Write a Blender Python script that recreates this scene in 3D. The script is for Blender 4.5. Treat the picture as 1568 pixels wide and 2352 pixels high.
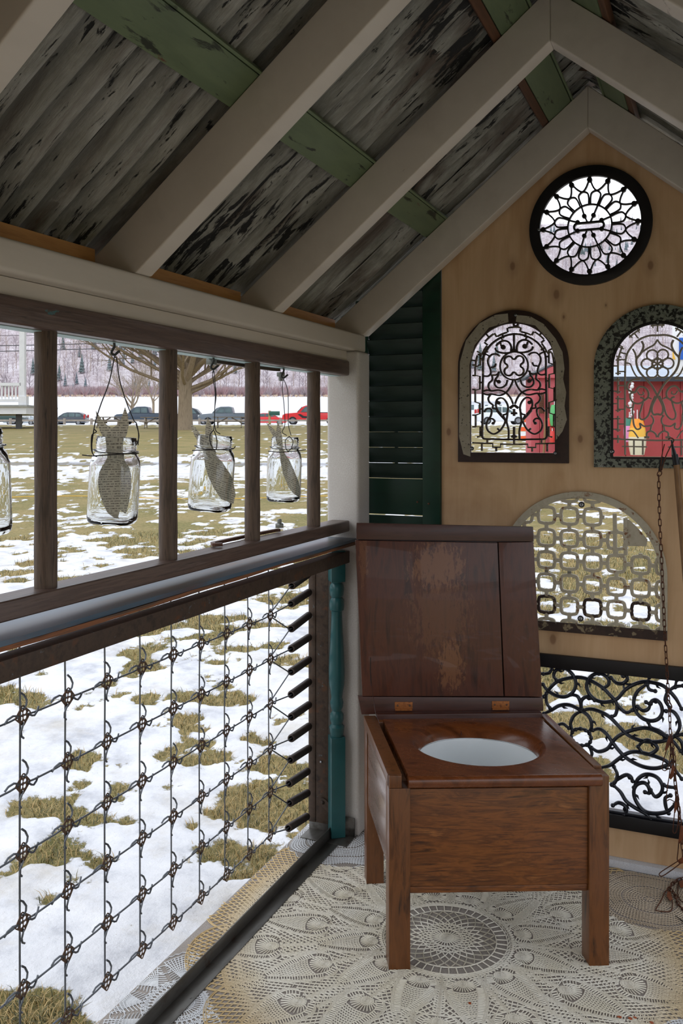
import bpy, bmesh, math, random
import numpy as np
from mathutils import Vector, Matrix, Euler
PI = math.pi
random.seed(7); rng = np.random.default_rng(7)
for o in list(bpy.data.objects): bpy.data.objects.remove(o)
C = bpy.context.scene.collection
sc = bpy.context.scene
def lin(c):
    return tuple((x/255/12.92 if x <= 10 else ((x/255+.055)/1.055)**2.4) for x in c)
# ---------------------------------------------------------------- camera, sky, exposure
YAW = math.radians(23.3); SY, CY = math.sin(YAW), math.cos(YAW); FPX = 2020.; EYE = 1.25
cam_d = bpy.data.cameras.new('camera'); cam = bpy.data.objects.new('camera', cam_d); C.objects.link(cam)
cam.location = (0, 0, EYE); cam.rotation_euler = (PI/2, 0, YAW)
cam_d.sensor_fit = 'VERTICAL'; cam_d.sensor_height = 36; cam_d.sensor_width = 24
cam_d.lens = 36*FPX/2352; cam_d.shift_y = -(1176-995)/2352; cam_d.clip_end = 4000; cam_d.clip_start = .02
sc.camera = cam
w = bpy.data.worlds.new('world'); sc.world = w; w.use_nodes = True
wn = w.node_tree.nodes; wl = w.node_tree.links
bg = wn['Background']; bg.inputs[1].default_value = 1.12
tc = wn.new('ShaderNodeTexCoord'); nz = wn.new('ShaderNodeTexNoise'); nz.inputs['Scale'].default_value = 2.2; nz.inputs['Detail'].default_value = 4
mp = wn.new('ShaderNodeMapping'); mp.inputs['Scale'].default_value = (1, 1, 3)
rp = wn.new('ShaderNodeValToRGB'); rp.color_ramp.elements[0].position = .3; rp.color_ramp.elements[1].position = .7
rp.color_ramp.elements[0].color = (.80, .88, 1, 1); rp.color_ramp.elements[1].color = (.95, .97, 1, 1)
wl.new(tc.outputs['Generated'], mp.inputs[0]); wl.new(mp.outputs[0], nz.inputs['Vector']); wl.new(nz.outputs['Fac'], rp.inputs[0]); wl.new(rp.outputs[0], bg.inputs[0])
sd = bpy.data.lights.new('sun', 'SUN'); sd.energy = .55; sd.angle = math.radians(50); sd.color = (1, .97, .93)
so = bpy.data.objects.new('sun', sd); C.objects.link(so); so.rotation_euler = (math.radians(35), math.radians(-25), 0)
vs = sc.view_settings; vs.view_transform = 'Standard'; vs.look = 'None'; vs.gamma = 1; vs.use_curve_mapping = False; vs.exposure = 0.32
# ---------------------------------------------------------------- measuring helpers (pixel on a known plane -> metres)
def ray(u, v):
    a = (u-784)/FPX; b = -(v-995)/FPX
    return (-SY+a*CY, CY+a*SY, b)
def PX(u, v, x):
    d = ray(u, v); t = x/d[0]; return Vector((x, d[1]*t, EYE+d[2]*t))
def PY(u, v, y):
    d = ray(u, v); t = y/d[1]; return Vector((d[0]*t, y, EYE+d[2]*t))
def PZ(u, v, z):
    d = ray(u, v); t = (z-EYE)/d[2]; return Vector((d[0]*t, d[1]*t, z))
def PD(u, v, dep):
    d = ray(u, v); return Vector((d[0]*dep, d[1]*dep, EYE+d[2]*dep))
# ---------------------------------------------------------------- materials
def nd(nt, t, **k):
    n = nt.nodes.new(t)
    for a, b in k.items():
        if a in n.inputs: n.inputs[a].default_value = b
        else: setattr(n, a, b)
    return n
def ramp(nt, fac, stops, interp='LINEAR'):
    r = nt.nodes.new('ShaderNodeValToRGB'); cr = r.color_ramp; cr.interpolation = interp
    while len(cr.elements) < len(stops): cr.elements.new(.5)
    for e, (p, c) in zip(cr.elements, stops):
        e.position = p; e.color = (*c, 1) if len(c) == 3 else c
    nt.links.new(fac, r.inputs[0]); return r.outputs[0]
def noise(nt, vec, scale, detail=5, rough=.55, dist=0, mscale=None, loc=None):
    if mscale or loc:
        m = nt.nodes.new('ShaderNodeMapping')
        if mscale: m.inputs['Scale'].default_value = mscale
        if loc: m.inputs['Location'].default_value = loc
        nt.links.new(vec, m.inputs[0]); vec = m.outputs[0]
    n = nt.nodes.new('ShaderNodeTexNoise'); n.inputs['Scale'].default_value = scale; n.inputs['Detail'].default_value = detail
    n.inputs['Roughness'].default_value = rough; n.inputs['Distortion'].default_value = dist
    nt.links.new(vec, n.inputs['Vector']); return n.outputs['Fac']
def mixc(nt, fac, a, b):
    m = nt.nodes.new('ShaderNodeMix'); m.data_type = 'RGBA'
    for s, x in ((6, a), (7, b)):
        if isinstance(x, tuple): m.inputs[s].default_value = (*x[:3], 1)
        else: nt.links.new(x, m.inputs[s])
    if isinstance(fac, float): m.inputs[0].default_value = fac
    else: nt.links.new(fac, m.inputs[0])
    return m.outputs[2]
def math_(nt, op, a, b=None):
    m = nt.nodes.new('ShaderNodeMath'); m.operation = op
    for i, x in enumerate((a, b)):
        if x is None: continue
        if isinstance(x, (int, float)): m.inputs[i].default_value = x
        else: nt.links.new(x, m.inputs[i])
    return m.outputs[0]
MATS = {}
def mat(name, cols, scale=8, ms=None, detail=6, dist=0, rough=.6, metal=0, bump=.15, bdist=.002, over=(), spec=.5, coat=0, rvar=0, tex=None):
    """procedural material: colour ramp over noise, then overlays [(colour, scale, mscale, lo, hi, bump?)]"""
    if name in MATS: return MATS[name]
    m = bpy.data.materials.new(name); m.use_nodes = True; nt = m.node_tree; b = nt.nodes['Principled BSDF']
    if tex is None: tex = nt.nodes.new('ShaderNodeTexCoord').outputs['Object']
    f = noise(nt, tex, scale, detail, .6, dist, ms)
    cols = [lin(c) for c in cols]
    n = len(cols); col = ramp(nt, f, [(.28+.44*i/max(1, n-1), c) for i, c in enumerate(cols)]) if n > 1 else cols[0]
    h = f
    for k, ov in enumerate(over):
        oc, os_, om, lo, hi = ov[:5]
        g = noise(nt, tex, os_, 7, .62, .3, om, (3.1*k+1.7, 1.3*k, 2.2*k))
        g = ramp(nt, g, [(lo, (0, 0, 0)), (hi, (1, 1, 1))])
        col = mixc(nt, g, col, lin(oc))
        if len(ov) > 5: h = math_(nt, 'ADD', h, math_(nt, 'MULTIPLY', g, ov[5]))
    if isinstance(col, tuple): b.inputs['Base Color'].default_value = (*col, 1)
    else: nt.links.new(col, b.inputs['Base Color'])
    b.inputs['Roughness'].default_value = rough; b.inputs['Metallic'].default_value = metal
    b.inputs['Specular IOR Level'].default_value = spec; b.inputs['Coat Weight'].default_value = coat; b.inputs['Coat Roughness'].default_value = .22
    if rvar: nt.links.new(ramp(nt, f, [(.3, (rough-rvar,)*3), (.7, (min(1, rough+rvar),)*3)]), b.inputs['Roughness'])
    if bump:
        bn = nt.nodes.new('ShaderNodeBump'); bn.inputs['Strength'].default_value = bump; bn.inputs['Distance'].default_value = bdist
        nt.links.new(h, bn.inputs['Height']); nt.links.new(bn.outputs[0], b.inputs['Normal'])
    MATS[name] = m; return m
# ---------------------------------------------------------------- mesh builder
ORG = {}
class MB:
    def __init__(s): s.v = []; s.f = []; s.mi = []; s.cm = 0
    def add(s, vs, fs):
        n = len(s.v); s.v += [tuple(p) for p in vs]; s.f += [tuple(i+n for i in f) for f in fs]; s.mi += [s.cm]*len(fs)
    def box(s, a, b, M=None):
        (x0, y0, z0), (x1, y1, z1) = a, b
        vs = [(x0,y0,z0),(x1,y0,z0),(x1,y1,z0),(x0,y1,z0),(x0,y0,z1),(x1,y0,z1),(x1,y1,z1),(x0,y1,z1)]
        if M: vs = [M@Vector(p) for p in vs]
        s.add(vs, [(0,3,2,1),(4,5,6,7),(0,1,5,4),(1,2,6,5),(2,3,7,6),(3,0,4,7)]); return s
    def prism(s, poly, d):       # poly: 3d points (planar), extruded along vector d
        d = Vector(d); n = len(poly); P = [Vector(p) for p in poly]
        s.add(P+[p+d for p in P], [tuple(range(n))[::-1], tuple(range(n, 2*n))]+[(i, (i+1) % n, n+(i+1) % n, n+i) for i in range(n)]); return s
    def beam(s, a, b, w, h, up=(0, 0, 1)):   # rectangular bar a->b
        a, b = Vector(a), Vector(b); d = (b-a).normalized(); u = Vector(up); r = d.cross(u).normalized(); u = r.cross(d)
        q = [a+r*sx*w/2+u*sz*h/2 for sx, sz in ((-1,-1),(1,-1),(1,1),(-1,1))]
        s.prism(q, b-a); return s
    def tube(s, pts, r, n=8, cap=True, closed=False, flat=1.0, up=None):
        P = [Vector(p) for p in pts]; m = len(P)
        if m < 2: return s
        R = r if isinstance(r, (list, tuple)) else [r]*m
        T = []
        for i in range(m):
            if closed: t = P[(i+1) % m]-P[i-1]
            else: t = P[min(i+1, m-1)]-P[max(i-1, 0)]
            T.append(t.normalized() if t.length > 1e-9 else Vector((0, 0, 1)))
        u = Vector(up) if up else (Vector((0, 0, 1)) if abs(T[0].z) < .9 else Vector((1, 0, 0)))
        vs = []
        for i in range(m):
            if up: u = Vector(up)
            u = (u-T[i]*u.dot(T[i]))
            u = u.normalized() if u.length > 1e-6 else T[i].orthogonal().normalized()
            w_ = T[i].cross(u)
            for k in range(n):
                a = 2*PI*(k+.5)/n; vs.append(P[i]+(w_*math.cos(a)+u*math.sin(a)*flat)*R[i])
        fs = []
        for i in range(m if closed else m-1):
            j = (i+1) % m
            for k in range(n): fs.append((i*n+k, i*n+(k+1) % n, j*n+(k+1) % n, j*n+k))
        if cap and not closed: fs += [tuple(range(n))[::-1], tuple((m-1)*n+k for k in range(n))]
        s.add(vs, fs); return s
    def lathe(s, prof, n=24, M=None, sq=None, close=False):   # prof [(r,z)], sq(angle)->radius factor
        vs = []
        for r, z in prof:
            for k in range(n):
                a = 2*PI*k/n; q = sq(a, z) if sq else 1; p = Vector((r*q*math.cos(a), r*q*math.sin(a), z)); vs.append(M@p if M else p)
        m = len(prof); fs = []
        for i in range(m if close else m-1):
            j = (i+1) % m
            for k in range(n): fs.append((i*n+k, i*n+(k+1) % n, j*n+(k+1) % n, j*n+k))
        if not close:
            if prof[0][0] > 1e-6: fs.append(tuple(range(n))[::-1])
            if prof[-1][0] > 1e-6: fs.append(tuple((m-1)*n+k for k in range(n)))
        s.add(vs, fs); return s
    def ball(s, c, r, n=8):
        c = Vector(c); pr = [(max(1e-7, r*math.sin(PI*i/(n//2+1))), -r*math.cos(PI*i/(n//2+1))) for i in range(n//2+2)]
        return s.lathe(pr, n, Matrix.Translation(c))
    def build(s, name, m, parent=None, smooth=False, bevel=0, seg=2, org=None, sharp=35):
        me = bpy.data.meshes.new(name); o_ = ORG.get(parent.name, Vector()) if parent else Vector(org) if org else Vector()
        me.from_pydata([tuple(Vector(p)-o_) for p in s.v], [], s.f)
        ms = m if isinstance(m, (list, tuple)) else [m]
        for k in ms: me.materials.append(k)
        if len(ms) > 1: me.polygons.foreach_set('material_index', s.mi)
        bm = bmesh.new(); bm.from_mesh(me)
        bmesh.ops.remove_doubles(bm, verts=bm.verts, dist=1e-6)
        bmesh.ops.recalc_face_normals(bm, faces=bm.faces)
        if bevel:
            es = [e for e in bm.edges if len(e.link_faces) == 2 and e.calc_face_angle(0) > .5]
            bmesh.ops.bevel(bm, geom=es, offset=bevel, segments=seg, affect='EDGES', profile=.6, clamp_overlap=True)
        bm.to_mesh(me); bm.free()
        if smooth or bevel:
            me.polygons.foreach_set('use_smooth', [True]*len(me.polygons))
            try: me.set_sharp_from_angle(angle=math.radians(sharp))
            except Exception: pass
        return link(name, me, parent, o_)
def link(name, me, parent=None, org=Vector()):
    o = bpy.data.objects.new(name, me); C.objects.link(o)
    if parent: o.parent = parent; ORG[o.name] = Vector(org)
    else: o.location = org; ORG[o.name] = Vector(org)
    return o
def E(name, loc, label=None, cat=None, group=None, kind=None):
    o = bpy.data.objects.new(name, None); C.objects.link(o); o.location = loc; o.empty_display_size = .05
    ORG[o.name] = Vector(loc); tag(o, label, cat, group, kind); return o
def tag(o, label=None, cat=None, group=None, kind=None):
    for k, v in (('label', label), ('category', cat), ('group', group), ('kind', kind)):
        if v: o[k] = v
    return o
def copy_tree(o, parent=None):
    c = o.copy(); C.objects.link(c); c.parent = parent
    ORG[c.name] = ORG.get(o.name, Vector())
    for ch in o.children: copy_tree(ch, c)
    return c
def inst(src, parent, loc, rot=(0, 0, 0), scale=None):   # another copy of a part sharing its mesh, loc in world metres
    c = src.copy(); C.objects.link(c); c.parent = parent
    c.location = Vector(loc)-ORG.get(parent.name, Vector()); c.rotation_euler = rot
    if scale: c.scale = scale
    return c
def cr(pts, k=6, closed=False):
    P = [Vector(p) for p in pts]; n = len(P); out = []
    if n < 3: return P
    for i in range(n if closed else n-1):
        p0 = P[(i-1) % n] if closed or i > 0 else P[0]*2-P[1]
        p1, p2 = P[i], P[(i+1) % n]
        p3 = P[(i+2) % n] if closed or i+2 < n else P[-1]*2-P[-2]
        for j in range(k):
            t = j/k
            out.append(.5*((2*p1)+(-p0+p2)*t+(2*p0-5*p1+4*p2-p3)*t*t+(-p0+3*p1-3*p2+p3)*t*t*t))
    if not closed: out.append(P[-1])
    return out
def plate(name, loops, depth, m, parent=None, to3=None, bevel=0, org=None, smooth=False):
    """flat plate with holes. loops of 2d points (first outer, rest holes), to3 maps (a,b,t)->world"""
    cu = bpy.data.curves.new('tmp', 'CURVE'); cu.dimensions = '2D'; cu.fill_mode = 'BOTH'; cu.extrude = .5
    if bevel: pass
    for lp in loops:
        sp = cu.splines.new('POLY'); sp.points.add(len(lp)-1); sp.use_cyclic_u = True
        for p, q in zip(sp.points, lp): p.co = (q[0], q[1], 0, 1)
    tmp = bpy.data.objects.new('tmp', cu); C.objects.link(tmp); bpy.context.view_layer.update()
    me = bpy.data.meshes.new_from_object(tmp.evaluated_get(bpy.context.evaluated_depsgraph_get()))
    bpy.data.objects.remove(tmp); bpy.data.curves.remove(cu)
    mb = MB(); vs = [to3(v.co.x, v.co.y, (v.co.z+.5)*depth) for v in me.vertices]
    mb.add(vs, [tuple(p.vertices) for p in me.polygons]); bpy.data.meshes.remove(me)
    return mb.build(name, m, parent, org=org, bevel=bevel, smooth=smooth)
def segs_mesh(name, S, m, w=.0024, h=.0016, z0=.0005, parent=None, org=(0, 0, 0)):
    """S: (N,2,3) array of thread segments -> little triangular-section threads"""
    S = np.asarray(S, dtype=float); N = len(S); d = S[:, 1]-S[:, 0]; L = np.linalg.norm(d, axis=1); ok = L > 1e-6; S = S[ok]; d = d[ok]; N = len(S)
    d /= np.linalg.norm(d, axis=1)[:, None]
    nrm = np.stack([-d[:, 1], d[:, 0], np.zeros(N)], 1)*w/2
    up = np.array([0, 0, h]); ex = d*w*.35
    V = np.empty((N, 6, 3))
    V[:, 0] = S[:, 0]-nrm-ex; V[:, 1] = S[:, 0]+up-ex*.5; V[:, 2] = S[:, 0]+nrm-ex
    V[:, 3] = S[:, 1]-nrm+ex; V[:, 4] = S[:, 1]+up+ex*.5; V[:, 5] = S[:, 1]+nrm+ex
    V[:, :, 2] += z0; V = V.reshape(-1, 3)-np.array(org)
    b = (np.arange(N)*6)[:, None]
    F = np.concatenate([b+np.array([[0, 3, 4, 1]]), b+np.array([[1, 4, 5, 2]])], 0)
    me = bpy.data.meshes.new(name); me.vertices.add(len(V)); me.vertices.foreach_set('co', V.astype(np.float32).ravel())
    me.loops.add(F.size); me.loops.foreach_set('vertex_index', F.ravel().astype(np.int32))
    me.polygons.add(len(F)); me.polygons.foreach_set('loop_start', np.arange(len(F), dtype=np.int32)*4)
    me.materials.append(m); me.update(calc_edges=True); me.validate()
    return link(name, me, parent, Vector(org))
def arc(c, r, a0, a1, n=12):
    return [(c[0]+r*math.cos(a0+(a1-a0)*i/n), c[1]+r*math.sin(a0+(a1-a0)*i/n)) for i in range(n+1)]
# ================================================================ MATERIALS
WHITE = mat('white_paint', [(190,181,168),(206,197,184),(198,189,176)], 5, (1, .25, 1), rough=.42, bump=.1, over=[((120,108,95), 14, (1,.3,1), .70, .74, -.6)], spec=.4)
CANVAS = mat('white_canvas_paint', [(196,192,186),(216,213,208)], 6, rough=.75, bump=.3, bdist=.0008, over=[((196,190,184), 300, None, .42, .6, .4)])
MOSS = mat('green_purlin_paint', [(84,98,70),(104,118,86),(90,104,76)], 6, (3, .5, 3), rough=.5, bump=.25, over=[((38,44,28), 16, (3,.6,3), .60, .66, -.5), ((96,62,40), 22, (2,.6,2), .66, .70, -.3)])
BEADW = mat('bare_brown_wood', [(72,44,26),(104,66,40)], 30, (4, .3, 4), rough=.6)
PINE = mat('orange_pine', [(166,112,60),(202,148,88),(184,128,70)], 9, (6, .6, 6), rough=.55, bump=.1)
def roofmat():
    m = bpy.data.materials.new('flaking_roof_paint'); m.use_nodes = True; nt = m.node_tree; b = nt.nodes['Principled BSDF']
    t = nt.nodes.new('ShaderNodeTexCoord').outputs['Object']
    base = ramp(nt, noise(nt, t, 9, 8, .7, .4, (.6, 2.2, 1)), [(.3, lin((112,110,100))), (.5, lin((156,154,144))), (.7, lin((190,188,180)))])
    gr = ramp(nt, noise(nt, t, 60, 6, .7, .2, (.25, 3, 1)), [(.35, (0, 0, 0)), (.7, (1, 1, 1))])
    base = mixc(nt, math_(nt, 'MULTIPLY', gr, .35), base, lin((78,80,70)))
    rust = ramp(nt, noise(nt, t, 4.2, 6, .6, .5, (.45, 2.2, 1), (4, 2, 0)), [(.50, (0, 0, 0)), (.62, (1, 1, 1))])
    base = mixc(nt, math_(nt, 'MULTIPLY', rust, .8), base, lin((66,40,20)))
    pc = noise(nt, t, 52, 7, .7, .5, (.22, 1.7, 1), (1, 7, 0))
    big = noise(nt, t, 3.1, 3, .5, .2, (.7, 1.4, 1), (9, 1, 0))
    s = math_(nt, 'ADD', math_(nt, 'MULTIPLY', pc, .55), math_(nt, 'MULTIPLY', big, .50))
    bl = ramp(nt, s, [(.565, (0, 0, 0)), (.585, (1, 1, 1))])
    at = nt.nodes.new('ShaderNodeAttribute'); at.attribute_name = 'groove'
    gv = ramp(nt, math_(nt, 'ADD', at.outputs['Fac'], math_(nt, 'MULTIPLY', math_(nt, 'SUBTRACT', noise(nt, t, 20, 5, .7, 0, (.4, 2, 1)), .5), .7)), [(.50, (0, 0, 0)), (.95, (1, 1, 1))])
    base = mixc(nt, math_(nt, 'MULTIPLY', gv, .62), base, lin((56,54,46)))  # grooves darkened in the colour: painted shade together with dirt
    col = mixc(nt, bl, base, lin((20,19,16)))
    nt.links.new(col, b.inputs['Base Color']); b.inputs['Roughness'].default_value = .62; b.inputs['Metallic'].default_value = .0
    bn = nt.nodes.new('ShaderNodeBump'); bn.inputs['Strength'].default_value = .6; bn.inputs['Distance'].default_value = .002
    nt.links.new(math_(nt, 'SUBTRACT', gr, math_(nt, 'MULTIPLY', bl, 2)), bn.inputs['Height']); nt.links.new(bn.outputs[0], b.inputs['Normal']); return m
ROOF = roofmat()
def plymat():
    m = bpy.data.materials.new('birch_plywood'); m.use_nodes = True; nt = m.node_tree; b = nt.nodes['Principled BSDF']
    t = nt.nodes.new('ShaderNodeTexCoord').outputs['Object']
    f = noise(nt, t, 3.2, 5, .5, 1.2, (2.4, 1, .55))
    col = ramp(nt, f, [(.3, lin((204,168,128))), (.5, lin((216,182,142))), (.7, lin((192,154,112)))])
    g = noise(nt, t, 60, 5, .6, .2, (2.0, 1, .06))
    col = mixc(nt, math_(nt, 'MULTIPLY', g, .3), col, lin((160,116,72)))
    st = ramp(nt, noise(nt, t, 1.7, 5, .6, .8), [(.56, (0, 0, 0)), (.74, (1, 1, 1))])
    col = mixc(nt, math_(nt, 'MULTIPLY', st, .4), col, lin((150,104,62)))
    sp = nt.nodes.new('ShaderNodeSeparateXYZ'); nt.links.new(t, sp.inputs[0])
    for (u, v, r) in ((1175,610,.010),(1276,675,.011),(1493,608,.010),(1028,992,.009),(1331,1008,.009),(1268,1470,.012),(1293,727,.004),(1390,700,.003)):
        p = PY(u, v, 2.645)
        dx = math_(nt, 'SUBTRACT', sp.outputs[0], p.x+.35); dz = math_(nt, 'MULTIPLY', math_(nt, 'SUBTRACT', sp.outputs[2], p.z), .6)
        d = math_(nt, 'SQRT', math_(nt, 'ADD', math_(nt, 'MULTIPLY', dx, dx), math_(nt, 'MULTIPLY', dz, dz)))
        k = ramp(nt, math_(nt, 'DIVIDE', d, r*2.6), [(.0, (1, 1, 1)), (.22, (.95,)*3), (.36, (.35,)*3), (1, (0, 0, 0))])
        col = mixc(nt, math_(nt, 'MULTIPLY', k, .7), col, lin((104,62,32)))
    nt.links.new(col, b.inputs['Base Color']); b.inputs['Roughness'].default_value = .55
    return m
PLY = plymat()
OLDWOOD = mat('weathered_ladder_wood', [(62,48,40),(100,80,70),(80,62,54),(118,98,90)], 16, (6, .3, 6), rough=.42, bump=.6, coat=.2, over=[((64,112,116), 9, (1.5,1,2), .69, .72), ((34,26,22), 40, (5,.25,5), .6, .72, -.3)])
RUNGW = mat('weathered_rung_wood', [(48,38,30),(98,80,66),(70,54,44)], 26, (4, 4, .35), rough=.6, bump=.6, over=[((48,96,94), 12, (2,2,1), .72, .75), ((24,18,14), 60, (4,4,.2), .58, .7, -.4)])
LEDGE = mat('slate_blue_painted_board', [(48,70,88),(66,92,112),(56,80,98)], 5, (2, .5, 2), coat=.3, rough=.33, bump=.12, over=[((96,62,42), 3.2, (2,.5,2), .52, .66), ((30,20,16), 26, None, .70, .73, -.4)])
SPLIT = mat('split_wood_edge', [(70,42,26),(140,84,44),(96,70,50),(58,52,44)], 10, (6, .35, 9), rough=.6, bump=.4)
RUST = mat('rusty_dark_iron', [(44,36,30),(78,62,50),(62,50,42)], 38, None, rough=.55, metal=.35, bump=.3, over=[((104,66,40), 22, None, .58, .7), ((96,104,106), 60, None, .64, .7)])
ANGLE = mat('galvanised_angle_iron', [(70,66,60),(104,102,98),(86,82,76)], 14, (2, .6, 2), rough=.36, metal=.55, bump=.15, over=[((72,50,34), 18, None, .60, .72), ((36,32,28), 30, None, .66, .72)])
WIRE = mat('grey_spring_wire', [(84,88,94),(112,116,122)], 40, rough=.38, metal=.6, bump=.1)
RUSTPL = mat('rusty_link_plate', [(74,56,44),(104,80,62),(60,48,40)], 90, rough=.6, metal=.3, bump=.2)
COIL = mat('dark_coil_steel', [(52,44,42),(80,68,62)], 70, rough=.5, metal=.4, bump=.3)
TEAL = mat('teal_gloss_paint', [(30,78,80),(40,94,96),(34,84,88)], 5, rough=.33, bump=.1, over=[((14,44,44), 20, None, .66, .74)])
GREEN = mat('dark_green_shutter_paint', [(8,42,30),(14,56,40),(10,48,36)], 6, (1,1,3), rough=.42, bump=.2)
GREENSL = mat('dark_green_slat_paint', [(20,38,32),(34,54,46),(24,44,38)], 12, (.6,1,4), rough=.5, bump=.3)
FLOORM = mat('grey_painted_canvas_floor', [(142,134,126),(160,152,146),(150,142,134)], 7, rough=.8, bump=.25, over=[((136,126,116), 300, None, .45, .62)])
STRIP = mat('white_speckled_sill', [(204,205,208),(218,219,222)], 30, rough=.85, bump=.3, over=[((170,172,178), 600, None, .52, .64)])
IRONB = mat('black_cast_iron', [(20,22,30),(34,38,50)], 40, rough=.34, metal=.25, bump=.35, bdist=.003, spec=.6)
IRONBLK = mat('matt_black_iron', [(10,9,12),(18,16,20)], 30, rough=.45, metal=.1, bump=.15)
IRONBRN = mat('dark_brown_iron', [(30,18,14),(50,30,24),(38,24,18)], 40, rough=.5, metal=.1, bump=.2)
CREAMCHIP = mat('chipped_cream_paint', [(140,132,112),(160,152,134),(148,140,120)], 24, rough=.6, bump=.35, over=[((32,20,16), 120, None, .60, .64, -.4), ((150,112,50), 34, None, .70, .73)])
SCRMIX = mat('chipped_scroll_paint', [(34,20,16),(44,28,22)], 60, rough=.55, bump=.3, over=[((140,126,96), 60, None, .60, .66, .3)])
CRACKLE = mat('crackled_grey_black_paint', [(96,104,92),(122,128,116),(84,92,80)], 60, None, 8, 1.5, rough=.5, bump=.3, over=[((16,17,14), 90, None, .50, .54, -.4), ((150,152,142), 16, None, .66, .69, .3), ((100,84,44), 40, None, .70, .74)])
GREYSCR = mat('grey_lattice_paint', [(138,130,116),(156,148,136)], 50, rough=.55, bump=.25, over=[((24,20,18), 60, None, .66, .70)])
LATT = mat('rusty_cream_lattice', [(164,154,132),(184,176,156),(172,162,140)], 30, rough=.6, bump=.3, over=[((122,78,42), 44, None, .58, .66), ((48,28,20), 60, None, .70, .73, -.3)])
LATTD = mat('peeling_dark_lattice', [(40,24,18),(60,40,30)], 50, rough=.6, bump=.3, over=[((132,118,92), 44, None, .55, .60, .3)])
def woodm(name, cols, ms, rough=.35, over=(), coat=.25, scale=7, dist=1.0):
    return mat(name, cols, scale, ms, 8, dist, rough=rough, bump=.06, over=over, coat=coat, rvar=.06)
WCOL = [(70,38,14),(132,78,34),(100,56,22),(150,94,46)]
COMF = woodm('stained_panel_wood', WCOL, (1.2, 1.2, 7), over=[((44,22,10), 5, (1,1,5), .60, .72), ((60,30,12), 26, (.6,.6,9), .52, .70)])
COML = woodm('stained_leg_wood', [(74,42,18),(116,70,34),(92,54,24)], (8, 8, .9), over=[((48,26,12), 9, (3,3,.6), .60, .7), ((146,98,50), 12, (5,5,.8), .68, .74)])
COMS = woodm('stained_seat_wood', [(74,36,14),(116,62,28),(92,48,20)], (1.5, 4, 1.5), rough=.27, coat=.5, over=[((124,74,42), 8, (1,2,1), .64, .74)])
COMSIDE = woodm('side_panel_sheen_wood', [(118,90,76),(140,112,98),(128,100,86)], (1, 1, 5), rough=.28, coat=.7, dist=.2)  # pale base colour carries the sheen of light from the left
LIDD = woodm('dark_lid_cap_wood', [(48,24,18),(72,38,28),(56,28,22)], (1, 1, 7), rough=.36, over=[((96,58,36), 9, (1,1,3), .66, .76)])
def lidmat():
    m = bpy.data.materials.new('worn_lid_wood'); m.use_nodes = True; nt = m.node_tree; b = nt.nodes['Principled BSDF']
    t = nt.nodes.new('ShaderNodeTexCoord').outputs['Object']
    col = ramp(nt, noise(nt, t, 7, 8, .6, .7, (6, 6, .8)), [(.3, lin((46,22,14))), (.5, lin((88,44,25))), (.7, lin((66,32,19)))])
    tc_ = noise(nt, t, 55, 8, .7, .3, (2.2, 2.2, .7))
    for (u, v, ax, az, s) in ((1005,1300,.11,.10,.95),(1035,1530,.055,.10,.9),(1010,1410,.13,.17,.42),(835,1280,.018,.14,.55)):
        p = lidpoint(u, v)-ORG[K.name]
        vm = nt.nodes.new('ShaderNodeMapping'); vm.inputs['Location'].default_value = (-p[0]/ax, -p[1]/ax, -p[2]/az); vm.inputs['Scale'].default_value = (1/ax, 1/ax, 1/az)
        nt.links.new(t, vm.inputs[0]); ln = nt.nodes.new('ShaderNodeVectorMath'); ln.operation = 'LENGTH'; nt.links.new(vm.outputs[0], ln.inputs[0])
        k = math_(nt, 'SUBTRACT', 1, ln.outputs['Value'])
        k = math_(nt, 'ADD', math_(nt, 'MULTIPLY', k, .34), math_(nt, 'SUBTRACT', tc_, .60))
        k = ramp(nt, k, [(.0, (0, 0, 0)), (.09, (s, s, s))])
        gate = ramp(nt, ln.outputs['Value'], [(.75, (1, 1, 1)), (1, (0, 0, 0))])
        col = mixc(nt, math_(nt, 'MULTIPLY', k, gate), col, lin((124,80,50)))
    nt.links.new(col, b.inputs['Base Color']); b.inputs['Roughness'].default_value = .38; b.inputs['Coat Weight'].default_value = .2
    return m
ENAMEL = mat('white_enamel', [(236,243,246),(242,247,249)], 4, rough=.12, bump=0, coat=.5, over=[((20,20,24), 30, None, .765, .77)])
HINGE = mat('rusty_orange_brass', [(120,66,30),(168,104,52),(96,50,24)], 90, rough=.5, metal=.4, bump=.3)
SCREW = mat('zinc_screw', [(150,152,156),(180,182,186)], 50, rough=.3, metal=.8, bump=0)
BLACKW = mat('black_rubber_washer', [(14,14,16),(22,22,24)], 50, rough=.5, bump=0)
CHAINM = mat('rusty_brown_chain', [(58,32,22),(96,56,36),(44,26,20)], 80, rough=.55, metal=.4, bump=.3)
LEATHER = mat('rust_brown_blade', [(92,46,24),(128,70,38),(74,36,20)], 40, rough=.5, metal=.1, bump=.2)
HANDLEW = mat('worn_handle_wood', [(104,74,42),(140,104,64),(118,86,52)], 20, (5,5,.5), rough=.5)
BLACKM = mat('black_ferrule', [(14,14,16),(30,32,36)], 30, rough=.3, metal=.3, bump=.1)
HOOKM = mat('dark_steel_hook', [(52,54,54),(78,80,80)], 60, rough=.42, metal=.6, bump=.15)
HWIRE = mat('dark_hanger_wire', [(30,28,28),(44,40,40)], 60, rough=.5, metal=.4, bump=0)
NUT = mat('zinc_nut', [(108,112,108),(140,142,138)], 60, rough=.4, metal=.6, bump=.1)
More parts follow.
